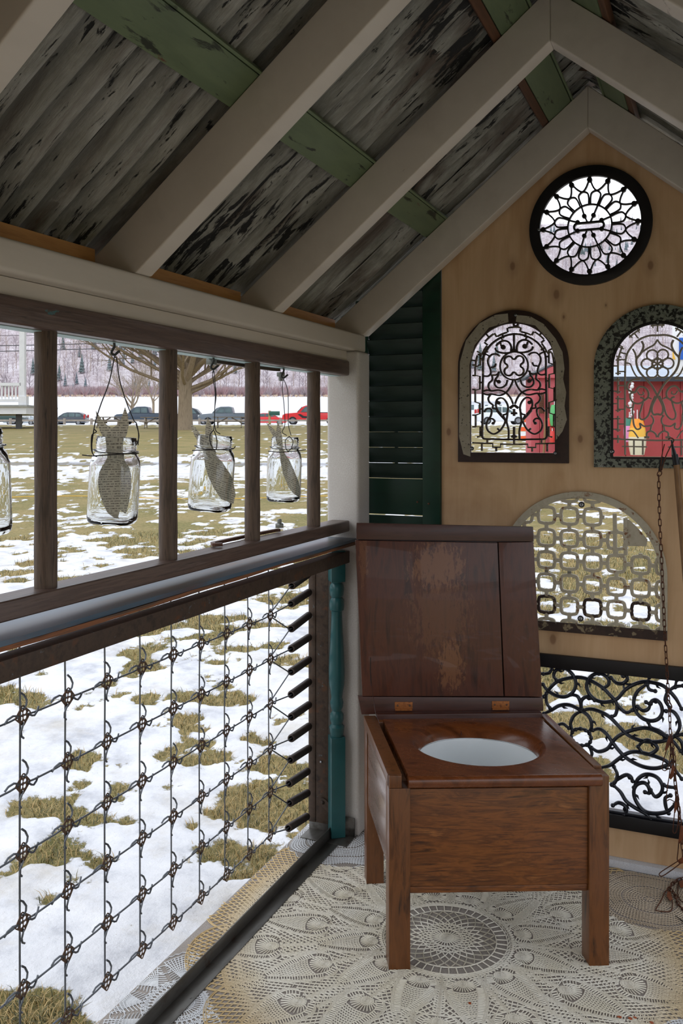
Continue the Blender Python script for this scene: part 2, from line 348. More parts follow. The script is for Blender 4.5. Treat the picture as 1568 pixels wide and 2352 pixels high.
def glassmat():
    m = bpy.data.materials.new('clear_glass'); m.use_nodes = True; nt = m.node_tree; b = nt.nodes['Principled BSDF']
    b.inputs['Transmission Weight'].default_value = 1; b.inputs['Roughness'].default_value = .0; b.inputs['IOR'].default_value = 1.48
    b.inputs['Base Color'].default_value = (.97, .985, .98, 1)
    t = nt.nodes.new('ShaderNodeTexCoord').outputs['Object']; n = noise(nt, t, 40, 2, .5)
    bn = nt.nodes.new('ShaderNodeBump'); bn.inputs['Strength'].default_value = .10; bn.inputs['Distance'].default_value = .0012
    nt.links.new(n, bn.inputs['Height']); nt.links.new(bn.outputs[0], b.inputs['Normal']); return m
GLASS = glassmat()
def papermat():
    m = bpy.data.materials.new('printed_page_paper'); m.use_nodes = True; nt = m.node_tree; b = nt.nodes['Principled BSDF']
    t = nt.nodes.new('ShaderNodeTexCoord').outputs['UV']
    s = nt.nodes.new('ShaderNodeSeparateXYZ'); nt.links.new(t, s.inputs[0])
    row = math_(nt, 'MULTIPLY', s.outputs[1], 1/.0048); ri = math_(nt, 'FLOOR', row); rf = math_(nt, 'FRACT', row)
    gate = ramp(nt, rf, [(.22, (0, 0, 0)), (.3, (1, 1, 1)), (.66, (1, 1, 1)), (.74, (0, 0, 0))])
    cv = nt.nodes.new('ShaderNodeCombineXYZ'); nt.links.new(math_(nt, 'MULTIPLY', s.outputs[0], 260.), cv.inputs[0]); nt.links.new(math_(nt, 'MULTIPLY', ri, 7.31), cv.inputs[1])
    wd = ramp(nt, noise(nt, cv.outputs[0], 1, 0), [(.40, (0, 0, 0)), (.46, (1, 1, 1))])
    cl = nt.nodes.new('ShaderNodeCombineXYZ'); nt.links.new(math_(nt, 'MULTIPLY', s.outputs[0], 1500.), cl.inputs[0]); nt.links.new(math_(nt, 'MULTIPLY', row, 3.), cl.inputs[1])
    lt = ramp(nt, noise(nt, cl.outputs[0], 1, 1), [(.40, (0, 0, 0)), (.52, (1, 1, 1))])
    k = math_(nt, 'MULTIPLY', math_(nt, 'MULTIPLY', gate, wd), lt)
    base = ramp(nt, noise(nt, t, 30, 4), [(.3, lin((206,200,182))), (.7, lin((222,216,198)))])
    col = mixc(nt, math_(nt, 'MULTIPLY', k, .85), base, lin((46,42,38)))
    nt.links.new(col, b.inputs['Base Color']); b.inputs['Roughness'].default_value = .85
    return m
PAPER = papermat()
def threadmat(name, c1, c2, tan=None, cen=None, r0=.46, r1=.58):
    m = bpy.data.materials.new(name); m.use_nodes = True; nt = m.node_tree; b = nt.nodes['Principled BSDF']
    t = nt.nodes.new('ShaderNodeTexCoord').outputs['Object']
    col = ramp(nt, noise(nt, t, 9, 5), [(.35, lin(c1)), (.65, lin(c2))])
    if tan:
        ln = nt.nodes.new('ShaderNodeVectorMath'); ln.operation = 'LENGTH'; nt.links.new(t, ln.inputs[0])
        col = mixc(nt, ramp(nt, ln.outputs['Value'], [(r0, (0, 0, 0)), (r1, (1, 1, 1))]), col, lin(tan))
    nt.links.new(col, b.inputs['Base Color']); b.inputs['Roughness'].default_value = .9; b.inputs['Specular IOR Level'].default_value = .2
    return m
THREAD = threadmat('cream_crochet_thread', (234,226,206), (246,241,228), (210,184,138))
THREADW = threadmat('white_crochet_thread', (214,216,220), (232,234,236))
THREADB = threadmat('beige_crochet_thread', (186,168,144), (206,190,168))
# ================================================================ SHELL OF THE SHED
RX = -.3485                                   # ridge line
def zr(x): return 1.683+.814*(min(x, 2*RX-x)+1.04)   # top of the rafters
fl = MB().box((-1.213, .15, -.12), (.52, 2.70, 0)).build('floor', FLOORM, bevel=.004); tag(fl, 'grey canvas covered shed floor under the lace doilies', kind='structure')
cei = E('ceiling', (RX, 1.4, 1.6), 'gabled roof underside of white rafters, green boards and flaking corrugated metal', kind='structure')
TH = math.atan(.814)
for y0 in (.30, .84, 1.41, 1.985, 2.59):
    for s in (0, 1):
        fx = (lambda x: x) if s == 0 else (lambda x: 2*RX-x)
        xl = -1.165; b = MB()
        P = [(fx(xl), y0, zr(xl)), (fx(RX), y0, zr(RX)), (fx(RX), y0, zr(RX)-.1215), (fx(-1.04), y0, 1.5615), (fx(-1.155), y0, 1.5615)]
        b.prism(P, (0, .05, 0)).build('rafter', WHITE, cei, bevel=.004, seg=3)
def along(name, xa, xb, za, zb, y0, y1, m, tilt=True, par=cei, bevel=.004):
    """board lying on the rafters, xa..xb measured on plan of the left slope"""
    for s in (0, 1):
        fx = (lambda x: x) if s == 0 else (lambda x: 2*RX-x)
        n = Vector((-.814, 0, 1)).normalized()
        q = []
        for x, h in ((xa, za), (xb, za), (xb, zb), (xa, zb)):
            p = Vector((x, y0, zr(x)))+n*h; q.append((fx(p.x), y0, p.z))
        MB().prism(q, (0, y1-y0, 0)).build(name, m, par, bevel=bevel)
for xa, xb in ((-.833, -.765), (-.458, -.389)):
    along('purlin', xa, xb-.006, .0005, .019, .05, 2.74, MOSS)
    along('purlin_bead', xb-.005, xb, -.002, .019, .05, 2.74, MOSS, bevel=.002)
along('purlin_strip', -.475, -.459, .0015, .016, .05, 2.74, BEADW, bevel=.002)
# corrugated sheets
def sheet(y0, y1, side, lift):
    ny = int((y1-y0)/.0068); L0, L1 = -1.215, RX+.02
    v = []; f = []
    nx = 14
    n = Vector((-math.sin(TH), 0, math.cos(TH)))
    for i in range(nx+1):
        x = L0+(L1-L0)*i/nx; sag = .002*math.sin(i*1.3+y0*5)
        for j in range(ny+1):
            y = y0+(y1-y0)*j/ny
            p = Vector((x, y, 1.683+.814*(x+1.04)))+n*(.034+lift+sag+.0125*math.sin(2*PI*y/.0615))
            v.append(p)
    for i in range(nx):
        for j in range(ny): a = i*(ny+1)+j; f.append((a, a+1, a+ny+2, a+ny+1))
    R = Matrix.Rotation(-TH, 4, 'Y') if side == 0 else Matrix.Rotation(TH, 4, 'Y')   # local x runs down the slope
    if side: v = [Vector((2*RX-p.x, p.y, p.z)) for p in v]
    o_ = Vector((-.75 if side == 0 else 2*RX+.75, (y0+y1)/2, 1.95))
    RI = R.inverted()
    me = bpy.data.meshes.new('roofing_sheet'); me.from_pydata([tuple((RI@(p-o_))+Vector((0, y0*.7, 0))) for p in v], [], f)
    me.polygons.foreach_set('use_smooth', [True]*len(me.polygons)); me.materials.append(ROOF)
    ga = me.attributes.new('groove', 'FLOAT', 'POINT'); ga.data.foreach_set('value', [.5+.5*math.sin(2*PI*p.y/.0615) for p in v])  # drives the painted groove shade and dirt
    o = bpy.data.objects.new('roofing_sheet', me); C.objects.link(o); o.parent = cei
    o.matrix_local = Matrix.Translation(o_-ORG[cei.name])@R@Matrix.Translation((0, -y0*.7, 0))
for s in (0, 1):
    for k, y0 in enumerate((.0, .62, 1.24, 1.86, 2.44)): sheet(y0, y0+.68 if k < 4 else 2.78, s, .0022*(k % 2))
MB().box((RX-.07, 0, 2.275), (RX+.07, 2.7, 2.285)).build('ridge_cap', RUST, cei)
# left wall
wlft = E('wall_left', (-1.1, 1.5, 0), 'left side of the shed: white corner post, top plate and strips', kind='structure')
MB().box((-1.145, .25, 1.506), (-1.04, 2.612, 1.5615)).build('top_plate', WHITE, wlft, bevel=.009, seg=4)
MB().box((-1.135, .25, 1.466), (-1.067, 2.52, 1.5055)).build('under_strip', WHITE, wlft, bevel=.003)
MB().box((-1.136, 2.52, .0), (-1.027, 2.615, 1.5055)).build('corner_post', CANVAS, wlft, bevel=.012, seg=4)
for y0, y1 in ((.355, .835), (.895, 1.405), (1.465, 1.98), (2.04, 2.585)):
    MB().box((-1.175, y0, 1.562), (-1.135, y1, 1.614)).build('eave_blocking', PINE, wlft, bevel=.002)
# right wall (outside the frame, seen only from other positions)
wr = E('wall_right', (.4, 1.5, 0), 'right side of the shed: white top plate and corner post', kind='structure')
xr = 2*RX+1.04
MB().box((xr, .25, 1.506), (xr+.105, 2.612, 1.5615)).build('top_plate', WHITE, wr, bevel=.009, seg=4)
MB().box((xr-.013, 2.52, 0), (xr+.096, 2.615, 1.5055)).build('corner_post', CANVAS, wr, bevel=.012, seg=4)
for x0 in (-1.145, xr): MB().box((x0, .25, 0), (x0+.09, .34, 1.5055)).build('front_post', CANVAS, wlft if x0 < 0 else wr, bevel=.012, seg=4)
MB().box((xr+.02, .34, .90), (xr+.08, 2.52, .95)).build('side_rail', CANVAS, wr, bevel=.004)
wfr = E('wall_front_light_block', (RX, .22, 1.5), 'unseen plywood front of the shed, added to cut the light from the front', kind='structure')  # unseen front wall, added to keep front light off the rafter faces
plate('light_block_sheet', [[(-1.14, 1.5), (2*RX+1.14, 1.5), (2*RX+1.14, zr(-1.14)), (RX, zr(RX)-.01), (-1.14, zr(-1.14))]], .012, PLY, wfr, lambda a, b, t: (a, .235+t, b))
MB().box((-1.055, .235, 0), (-.36, .247, 1.5)).build('light_block_sheet', PLY, wfr)
# ---- back wall: plywood with the five openings cut through
YP = 2.655
def arch2(cx, hw, z0, ztop, n=28, inset=0, base=None):
    hw -= inset; zt = ztop-inset; zb = z0+(inset if base is None else base); zc = zt-hw
    return [(cx-hw, zb), (cx+hw, zb)]+[(cx+hw*math.cos(PI*i/n), zc+hw*math.sin(PI*i/n)) for i in range(n+1)]
def circ(c, r, n=48): return [(c[0]+r*math.cos(2*PI*i/n), c[1]+r*math.sin(2*PI*i/n)) for i in range(n)]
ROUND = (-.3522+.001, 1.857)
AL = dict(cx=-.578, hw=.168, z0=1.161, zt=1.622); AR = dict(cx=-.164, hw=.1745, z0=1.151, zt=1.615); HF = dict(cx=-.376, hw=.2386, z0=.663, zt=1.079)
PAN = (-.80, .10, .11, .5935)      # x0,x1,z0,z1 of the scroll panel
wb = E('wall_back', (-.35, YP, 0), 'birch plywood gable wall behind the commode chair, with openings for the iron grilles', kind='structure')
hl = [circ(ROUND, .160), arch2(AL['cx'], AL['hw'], AL['z0'], AL['zt'], inset=.022, base=.030), arch2(AR['cx'], AR['hw'], AR['z0'], AR['zt'], inset=.03, base=.032),
      arch2(HF['cx'], HF['hw'], HF['z0'], HF['zt'], inset=.014, base=.02), [(PAN[0]+.012, PAN[2]+.015), (PAN[1]-.012, PAN[2]+.015), (PAN[1]-.012, PAN[3]-.015), (PAN[0]+.012, PAN[3]-.015)]]
xl, x2 = -.802, .40
plate('plywood_sheet', [[(xl, .023), (x2, .023), (x2, zr(x2)-.01), (RX, zr(RX)-.01), (xl, zr(xl)-.01)]]+hl, .012, PLY, wb, lambda a, b, t: (a, YP+t, b))
MB().box((-1.1, 2.632, 0), (.4, 2.668, .0225)).build('sill_strip', STRIP, wb, bevel=.003)
MB().box((-1.12, 2.668, .0), (-.805, 2.674, .93)).build('backing_board', CANVAS, wb)
# ---- louvred shutter
SH = E('louvred_shutter', (-.93, 2.66, .9), 'dark green wooden louvred shutter between white corner post and plywood wall', 'shutter')
x0s, x1s, xs = -1.09, -.8035, -.862
MB().box((xs, 2.645, .90), (x1s, 2.672, 1.86)).build('stile', GREEN, SH, bevel=.003)
MB().box((x0s, 2.645, .90), (-1.052, 2.672, 1.68)).build('stile', GREEN, SH, bevel=.003)
zb = PY(900, 1098, 2.65).z
MB().box((-1.052, 2.651, .99), (xs, 2.668, zb-.002)).build('lower_rail', GREEN, SH, bevel=.003)
MB().box((-1.052, 2.656, .90), (xs, 2.668, .986)).build('lower_rail', GREEN, SH, bevel=.002)
for k in range(15):
    zc = zb+.0235+k*.0497
    top = zr(-.87)-.02
    if zc > top: break
    b = MB(); a = math.radians(62)
    xa = -1.0515
    if zc > 1.66: xa = -1.04+(zc-1.66)*1.2
    M = Matrix.Translation((0, 2.660, zc))@Matrix.Rotation(PI/2-a, 4, 'X')
    b.box((xa, -.0035, -.0268), (xs-.0005, .0035, .0268), M); b.build('slat', GREENSL, SH, bevel=.002)
MB().tube([(-.962, 2.682, zb), (-.962, 2.682, 1.72)], .006, 8).build('tilt_rod', GREEN, SH)
for u, v in ((958, 1153), (984, 1157)): MB().ball(PY(u, v, 2.644), .0035).build('old_screw_hole', BEADW, SH)

# ================================================================ LADDER WINDOW
L = E('wooden_ladder', (-1.085, 1.5, .98), 'weathered brown wooden ladder laid sideways as a window, round rungs upright', 'ladder')
xb_ = PZ(0, 1335, .98).x
XI, XO = -1.055, -1.115; XM = -1.086
MB().box((XO, .45, .9455), (XI, 2.515, .980)).build('rail', OLDWOOD, L, bevel=.006, seg=3)
MB().box((XO, .45, 1.4275), (XI, 2.515, 1.4745)).build('rail', OLDWOOD, L, bevel=.008, seg=3)
MB().box((XO+.002, .46, 1.4262), (XI-.024, 2.50, 1.4272)).build('paint_skin', mat('pale_teal_paint', [(150,178,178),(176,198,196)], 20, rough=.5), L)
rungy = [PX((a+b)/2, 1000, XM).y for a, b in ((80,130),(366,406),(562,597),(706,734))]
rg = None
for y in [rungy[0]-.3765]+rungy:
    if rg is None:
        b = MB(); pr = []; n = 20
        for k in range(7): pr.append((.0195+.0006*math.sin(k*2.1), .972+k*(1.432-.972)/6))
        b.lathe(pr, n, Matrix.Translation((XM, y, 0))); rg = b.build('rung', RUNGW, L, smooth=True, org=None); y00 = y
    else:
        c = rg.copy(); C.objects.link(c); c.parent = L; c.location = (0, y-y00, 0)
# ledge board, its peeling edge
LB = E('window_ledge_board', (-1.08, 1.5, .918), 'slate blue painted ledge board with a peeling brown edge, under the ladder', 'ledge')
def wavy(name, xin, amp, z0, z1, m, ph, fr=7):
    ys = np.linspace(.45, 2.60, 90); v = []; f = []
    for i, y in enumerate(ys):
        q = amp*(math.sin(y*fr+ph)+.5*math.sin(y*fr*2.7+ph*2)+.4*random.random())
        dz = .0006*math.sin(y*19+ph)
        v += [(-1.15, y, z0), (xin+q, y, z0+dz), (xin+q*.8, y, z1+dz*.3), (-1.15, y, z1)]
    for i in range(len(ys)-1):
        a = i*4
        for k in range(4): f.append((a+k, a+(k+1) % 4, a+4+(k+1) % 4, a+4+k))
    f += [(0, 1, 2, 3), tuple(len(v)-4+k for k in (3, 2, 1, 0))]
    b = MB(); b.add(v, f); return b.build(name, m, LB, smooth=True, sharp=40)
wavy('board', -1.030, .0018, .9165, .9255, LEDGE, 0)
wavy('split_layer', -1.030, .0040, .9080, .9160, SPLIT, 1.3, 5)
# ================================================================ BED SPRING FRAME
B = E('bed_spring_frame', (-1.15, 1.5, .0), 'rusty angle iron bed frame with wire spring mesh set upright below the ledge', 'bed frame')
YF = .88
def Lbar(name, secs, a, b, m):
    for (p, q) in secs: pass
MB().box((-1.062, YF, .8480), (-1.058, 2.545, .8840)).box((-1.098, YF, .8800), (-1.0605, 2.545, .8840)).build('top_rail', RUST, B, bevel=.001)
MB().box((-1.105, YF, .001), (-1.063, 2.53, .0045)).box((-1.105, YF, .001), (-1.1015, 2.53, .0365)).build('bottom_rail', ANGLE, B, bevel=.001)
MB().box((-1.166, 2.502, .03), (-1.123, 2.506, .8515)).box((-1.190, 2.500, .03), (-1.166, 2.5155, .8515)).build('end_upright', RUST, B, bevel=.0015)
MB().box((-1.195, YF-.004, .0), (-1.063, YF, .8515)).build('end_upright', RUST, B, bevel=.001)
MB().box((-1.19, 2.506, .001), (-1.035, 2.5095, .062)).box((-1.19, 2.44, .001), (-1.035, 2.506, .0055)).build('end_angle', ANGLE, B, bevel=.001)
bk = MB(); p0 = PY(741, 1843, 2.498); p1 = PY(763, 1864, 2.498)
d = (p1-p0).normalized(); nn = Vector((d.z, 0, -d.x)); loop = []
for i in range(9): a = PI/2+PI*i/8; loop.append(p0+d*math.cos(a)*.013+nn*math.sin(a)*.013)
for i in range(9): a = -PI/2+PI*i/8; loop.append(p1+d*math.cos(a)*.013+nn*math.sin(a)*.013)
bk.prism(loop, (0, .003, 0)); lk = bk.build('corner_link', RUST, B, bevel=.001)
for p in (p0, p1): MB().ball(p, .006).build('rivet', RUST, lk, smooth=True)
MB().ball(PY(737, 1750, 2.5), .004).build('screw', SCREW, B, smooth=True)
XS = -1.15
cols = [1.2217+.11795*k for k in range(9)]; cols = [cols[0]-.236, cols[0]-.118]+cols
rows = [.7440, .6215, .4980, .3740, .2530, .1330]
for y in cols: MB().tube([(XS-.003, y-.003, .897), (XS+.001, y-.005, .75), (XS-.002, y-.003, .55), (XS+.001, y-.006, .3), (XS, y-.004, rows[-1]+.01)], .0019, 6, up=(1, 0, 0)).build('spring_wire', WIRE, B, smooth=True)
for z in rows:
    P = [(XS-.001, YF, z)]
    for y in cols: P += [(XS, y-.03, z-.003), (XS+.001, y, z), (XS, y+.03, z-.003)]
    MB().tube(P[:-1], .0019, 6, up=(1, 0, 0)).build('spring_wire', WIRE, B, smooth=True)
# link plate
D = .0185
def dia(r, n=5):
    out = []
    for k in range(4):
        a = k*PI/2; c = (r*.78*math.cos(a), r*.78*math.sin(a))
        for i in range(n): t = a-PI/4+PI/2*i/(n-1); out.append((c[0]+r*.24*math.cos(t), c[1]+r*.24*math.sin(t)))
    return out
holes = [circ((D*.74*math.cos(k*PI/2), D*.74*math.sin(k*PI/2)), D*.17, 8) for k in range(4)]+[circ((D*.34*math.cos(k*PI/2+PI/4), D*.34*math.sin(k*PI/2+PI/4)), D*.22, 8) for k in range(4)]
ORG['hubtmp'] = Vector()
hub = plate('link_plate', [dia(D)]+holes, .0014, RUSTPL, None, lambda a, b, t: (t, a, b))
hook = MB().tube([(-.003, .001, D*.66), (.003, .002, D*.70), (.004, .006, D*1.0), (.003, .0085, D*1.4), (.0, .005, D*1.95), (-.002, -.002, D*2.3)], .0020, 6, up=(1, 0, 0)).build('hook', WIRE, None, smooth=True)
for i, y in enumerate(cols):
    for j, z in enumerate(rows):
        h = hub.copy(); C.objects.link(h); h.parent = B; h.location = Vector((XS+.002, y, z))-ORG[B.name]; h.rotation_euler = (random.uniform(-.12, .12), 0, random.uniform(-.05, .05))
        for k in range(4):
            if k == 2 and j == len(rows)-1: continue
            c = hook.copy(); C.objects.link(c); c.parent = h; c.rotation_euler = (k*PI/2, 0, 0)
            if k % 2: c.scale = (1, 1, 1)
bpy.data.objects.remove(hub); bpy.data.objects.remove(hook)
spf = [(845,300),(840,430),(840,610),(840,755),(840,920),(840,1085),(840,1245),(840,1400),(835,1555),(825,1725),(830,1865),(820,2045)]
spb = [(960,220),(970,345),(970,510),(970,670),(970,830),(970,990),(970,1155),(970,1310),(970,1470),(960,1635),(960,1790),(955,1960)]
for k, (a, b) in enumerate(zip(spf, spb)):
    A_ = PX(400+a[0]/3.136, 1250+a[1]/3.136, -1.160); B_ = PX(400+b[0]/3.136, 1250+b[1]/3.136, -1.182)
    if B_.y > 2.515: B_ = A_+(B_-A_)*((2.515-A_.y)/(B_.y-A_.y))
    d = B_-A_; Ln = d.length; M = Matrix.Translation(A_)@d.to_track_quat('Z', 'Y').to_matrix().to_4x4()
    pr = []; nt_ = 22
    for i in range(nt_*2+1): pr.append((.0105+(.0012 if i % 2 else 0), Ln*i/(nt_*2)))
    pr += [(.0075, Ln), (.0075, 0)]
    MB().lathe(pr, 14, M, close=True).build('coil_spring', COIL, B, smooth=True, sharp=80)
    row = (k-1)/2
    tgt = []
    yl = cols[-1]
    if k % 2: tgt = [rows[min(5, (k-1)//2)]]
    else: tgt = [rows[i] for i in (k//2-1, k//2) if 0 <= i < 6]
    for z in tgt: MB().tube([(XS, yl+.012, z+(.008 if z < A_.z else -.008)*(k % 2 == 0)), A_+Vector((0, -.008, .0)), A_+Vector((0, .012, 0))], .0019, 6, up=(1, 0, 0)).build('spring_wire', WIRE, B, smooth=True)
# baluster
bp = PY(773, 1600, 2.494); bx, by = bp.x, bp.y
BAL = E('turned_baluster', (bx, by, .006), 'teal painted turned wooden baluster in front of the white corner post', 'baluster')
def zat(v, x, y): return EYE-(v-995)*(-x*SY+y*CY)/FPX
zz = lambda v: zat(v, bx, by)
def sqpost(z0, z1, b):
    r = .0285; M = Matrix.Translation((bx, by, 0))@Matrix.Rotation(math.radians(38), 4, 'Z')
    b.box((-r*.78, -r*.78, z0), (r*.78, r*.78, z1), M)
b = MB(); sqpost(.0062, zz(1690), b); b.build('square_foot', TEAL, BAL, bevel=.002)
b = MB(); sqpost(zz(1335), .8885, b); b.build('square_top', TEAL, BAL, bevel=.002)
pv = [(1690,.022),(1668,.027),(1662,.019),(1652,.024),(1640,.024),(1632,.016),(1622,.022),(1612,.024),(1602,.019),(1592,.021),(1570,.027),(1540,.028),(1500,.0255),(1455,.0215),(1415,.019),(1403,.0195),(1400,.025),(1390,.0265),(1378,.025),(1372,.018),(1366,.024),(1352,.026),(1344,.024),(1338,.018),(1333,.022)]
MB().lathe([(r*.88, zz(v)) for v, r in pv], 24, Matrix.Translation((bx, by, 0))).build('turned_shaft', TEAL, BAL, smooth=True, sharp=40)
# ================================================================ IRON GRILLES (worked on the plywood plane)
YG = 2.650
def g2(pts, s, ox, oy):
    out = []
    for u, v in pts: p = PY(ox+u/s, oy+v/s, YG); out.append((p.x, p.z))
    return out
def bars(b, path, w, t0, t1, k=4, closed=False, smooth=True, taper=None):
    """flat strip of width w swept along a 2d path, front face at t0, back at t1 (y)"""
    P = [Vector((p[0], p[1], 0)) for p in path]
    P = cr(P, k, closed) if smooth and len(P) > 2 else P
    n = len(P); vs = []
    for i in range(n):
        t = (P[(i+1) % n]-P[i-1]) if closed else (P[min(i+1, n-1)]-P[max(i-1, 0)])
        t = t.normalized() if t.length > 1e-9 else Vector((1, 0, 0)); q = Vector((-t.y, t.x, 0))
        ww = w*(taper(i/(n-1)) if taper else 1)/2
        a, c = P[i]+q*ww, P[i]-q*ww
        vs += [(a.x, t0+.0008, a.y), (P[i].x, t0, P[i].y), (c.x, t0+.0008, c.y), (c.x, t1, c.y), (a.x, t1, a.y)]
    fs = []
    for i in range(n if closed else n-1):
        j = (i+1) % n
        for m_ in range(5): fs.append((i*5+m_, i*5+(m_+1) % 5, j*5+(m_+1) % 5, j*5+m_))
    if not closed: fs += [(0, 1, 2, 3, 4), tuple((n-1)*5+q for q in (4, 3, 2, 1, 0))]
    b.add(vs, fs)
def disc(b, c, r, t0, t1, n=12): b.prism([(c[0]+r*math.cos(2*PI*i/n), t0, c[1]+r*math.sin(2*PI*i/n)) for i in range(n)], (0, t1-t0, 0))
def screw(par, u, v, washer=True, r=.0055):
    p = PY(u, v, YG-.004)
    if washer: MB().lathe([(r*1.5, 0), (r*1.5, .004), (r*.9, .005), (0, .005)], 16, Matrix.Translation(p)@Matrix.Rotation(PI/2, 4, 'X')).build('washer', BLACKW, par, smooth=True, sharp=50)
    M = Matrix.Translation(p+Vector((0, -.0045, 0)))@Matrix.Rotation(PI/2, 4, 'X')
    b = MB(); b.lathe([(r*.95, 0), (r*.9, .0015), (r*.5, .0026), (0, .0028)], 14, M); s = b.build('screw_head', SCREW, par, smooth=True, sharp=50)
    MB().box((-r*.5, -r*.1, .0022), (r*.5, r*.1, .0031), M).box((-r*.1, -r*.5, .0022), (r*.1, r*.5, .0031), M).build('screw_recess', BLACKW, s)
T0, T1 = YG-.004, YG+.006
# ---- round window
cx, cz = ROUND
G1 = E('round_iron_grille', (cx, YG, cz), 'round black cast iron grille with a petalled flower pattern, high in the gable', 'grille')
plate('rim', [circ((cx, cz), .1745, 72), circ((cx, cz), .1435, 72)], .014, IRONBLK, G1, lambda a, b, t: (a, YG-.0095+t, b), bevel=.002)
b = MB(); W = .0042
bars(b, circ((cx, cz), .0625, 48), W, T0, T1, closed=True, smooth=False)
for k in range(16):
    a = PI/2-2*PI*k/16; A = a-PI/16
    P = lambda r, an: (cx+r*math.cos(an), cz+r*math.sin(an))
    bars(b, [P(.0625, A-.155), P(.082, A-.165), P(.096, A-.13), P(.1025, A), P(.096, A+.13), P(.082, A+.165), P(.0625, A+.155)], W, T0, T1, 5)
    bars(b, [P(.141, a), P(.128, a-.03), P(.112, a-.095), P(.103, A), P(.112, A-PI/16+.095), P(.128, A-PI/16+.03), P(.141, a-PI/8)], W, T0, T1, 5)
    disc(b, P(.134, a), .0075, T0-.002, T1); bars(b, [P(.130, a), P(.146, a)], .009, T0, T1, smooth=False)
tr = b.build('flower_tracery', IRONBLK, G1, smooth=True, sharp=50)
b = MB(); hw_, hh = .032, .0105
slot = [(cx-.002+sx*hw_+.0105*math.cos(a), cz-.001+.0105*math.sin(a)) for sx, a in [(1, -PI/2+PI*i/8) for i in range(9)]+[(-1, PI/2+PI*i/8) for i in range(9)]]
bars(b, slot, .006, T0-.001, T1, closed=True, smooth=False)
for (dx, dz) in ((-.009, .5), (.009, .5), (-.009, -.5), (.009, -.5)):
    s_ = 1 if dz > 0 else -1
    bars(b, [(cx-.002+dx*.45, cz+s_*.010), (cx-.002+dx*1.5, cz+s_*.031), (cx+dx*2.6, cz+s_*.0585)], W, T0, T1, smooth=False); disc(b, (cx-.002+dx*1.45, cz+s_*.029), .0065, T0-.002, T1)
for sx in (1, -1):
    for sz in (1, -1):
        bars(b, [(cx+sx*.034, cz+sz*.0125), (cx+sx*.0585, cz+sz*.021)], W, T0, T1, smooth=False); disc(b, (cx+sx*.034, cz+sz*.0125), .0065, T0-.002, T1)
b.build('centre_slot', IRONBLK, G1, smooth=True, sharp=50)
screw(G1, 1238, 528, False, .0045); screw(G1, 1464.5, 516, False, .0045)
# ---- generic arched plate
def archplate(G, A, ins, base, m, d=.010, y=YG-.008, lipm=None, lip=.004):
    plate('frame', [arch2(A['cx'], A['hw'], A['z0'], A['zt']), arch2(A['cx'], A['hw'], A['z0'], A['zt'], inset=ins, base=base)], d, m, G, lambda a, b, t: (a, y+t, b), bevel=.0015)
    if lipm:
        q = arch2(A['cx'], A['hw'], A['z0'], A['zt'], inset=ins+.002, base=base+.002, n=40); b = MB(); bars(b, q, .008, y-.003, y+.002, closed=True, smooth=False); b.build('raised_lip', lipm, G, smooth=True, sharp=50)
def mir(path, c): return [(2*c-a, z) for a, z in path]
# ---- left arch
G2 = E('arched_iron_grille', (AL['cx'], YG, AL['z0']), 'arched brown iron scroll grille round a four-lobed flower, cream paint flaking off', 'grille')
archplate(G2, AL, .0005+.040, .030, IRONBRN)
q = plate('paint_patch', [[(AL['cx']+x, z) for x, z in ((-.150,1.185),(-.128,1.178),(-.131,1.46),(-.115,1.52),(-.07,1.572),(-.01,1.586),(-.012,1.612),(-.05,1.610),(-.10,1.586),(-.142,1.536),(-.161,1.47),(-.163,1.35),(-.164,1.24))]], .0006, CREAMCHIP, G2, lambda a, b, t: (a, YG-.0092+t, b))
q['label'] = 'flaking cream paint layer'
plate('paint_patch', [[(AL['cx']+x, z) for x, z in ((.012,1.586),(.07,1.572),(.115,1.52),(.131,1.46),(.131,1.23),(.150,1.255),(.163,1.29),(.156,1.33),(.161,1.37),(.152,1.41),(.156,1.44),(.150,1.49),(.130,1.53),(.095,1.575),(.055,1.60),(.015,1.606))]], .0006, CREAMCHIP, G2, lambda a, b, t: (a, YG-.0092+t, b))
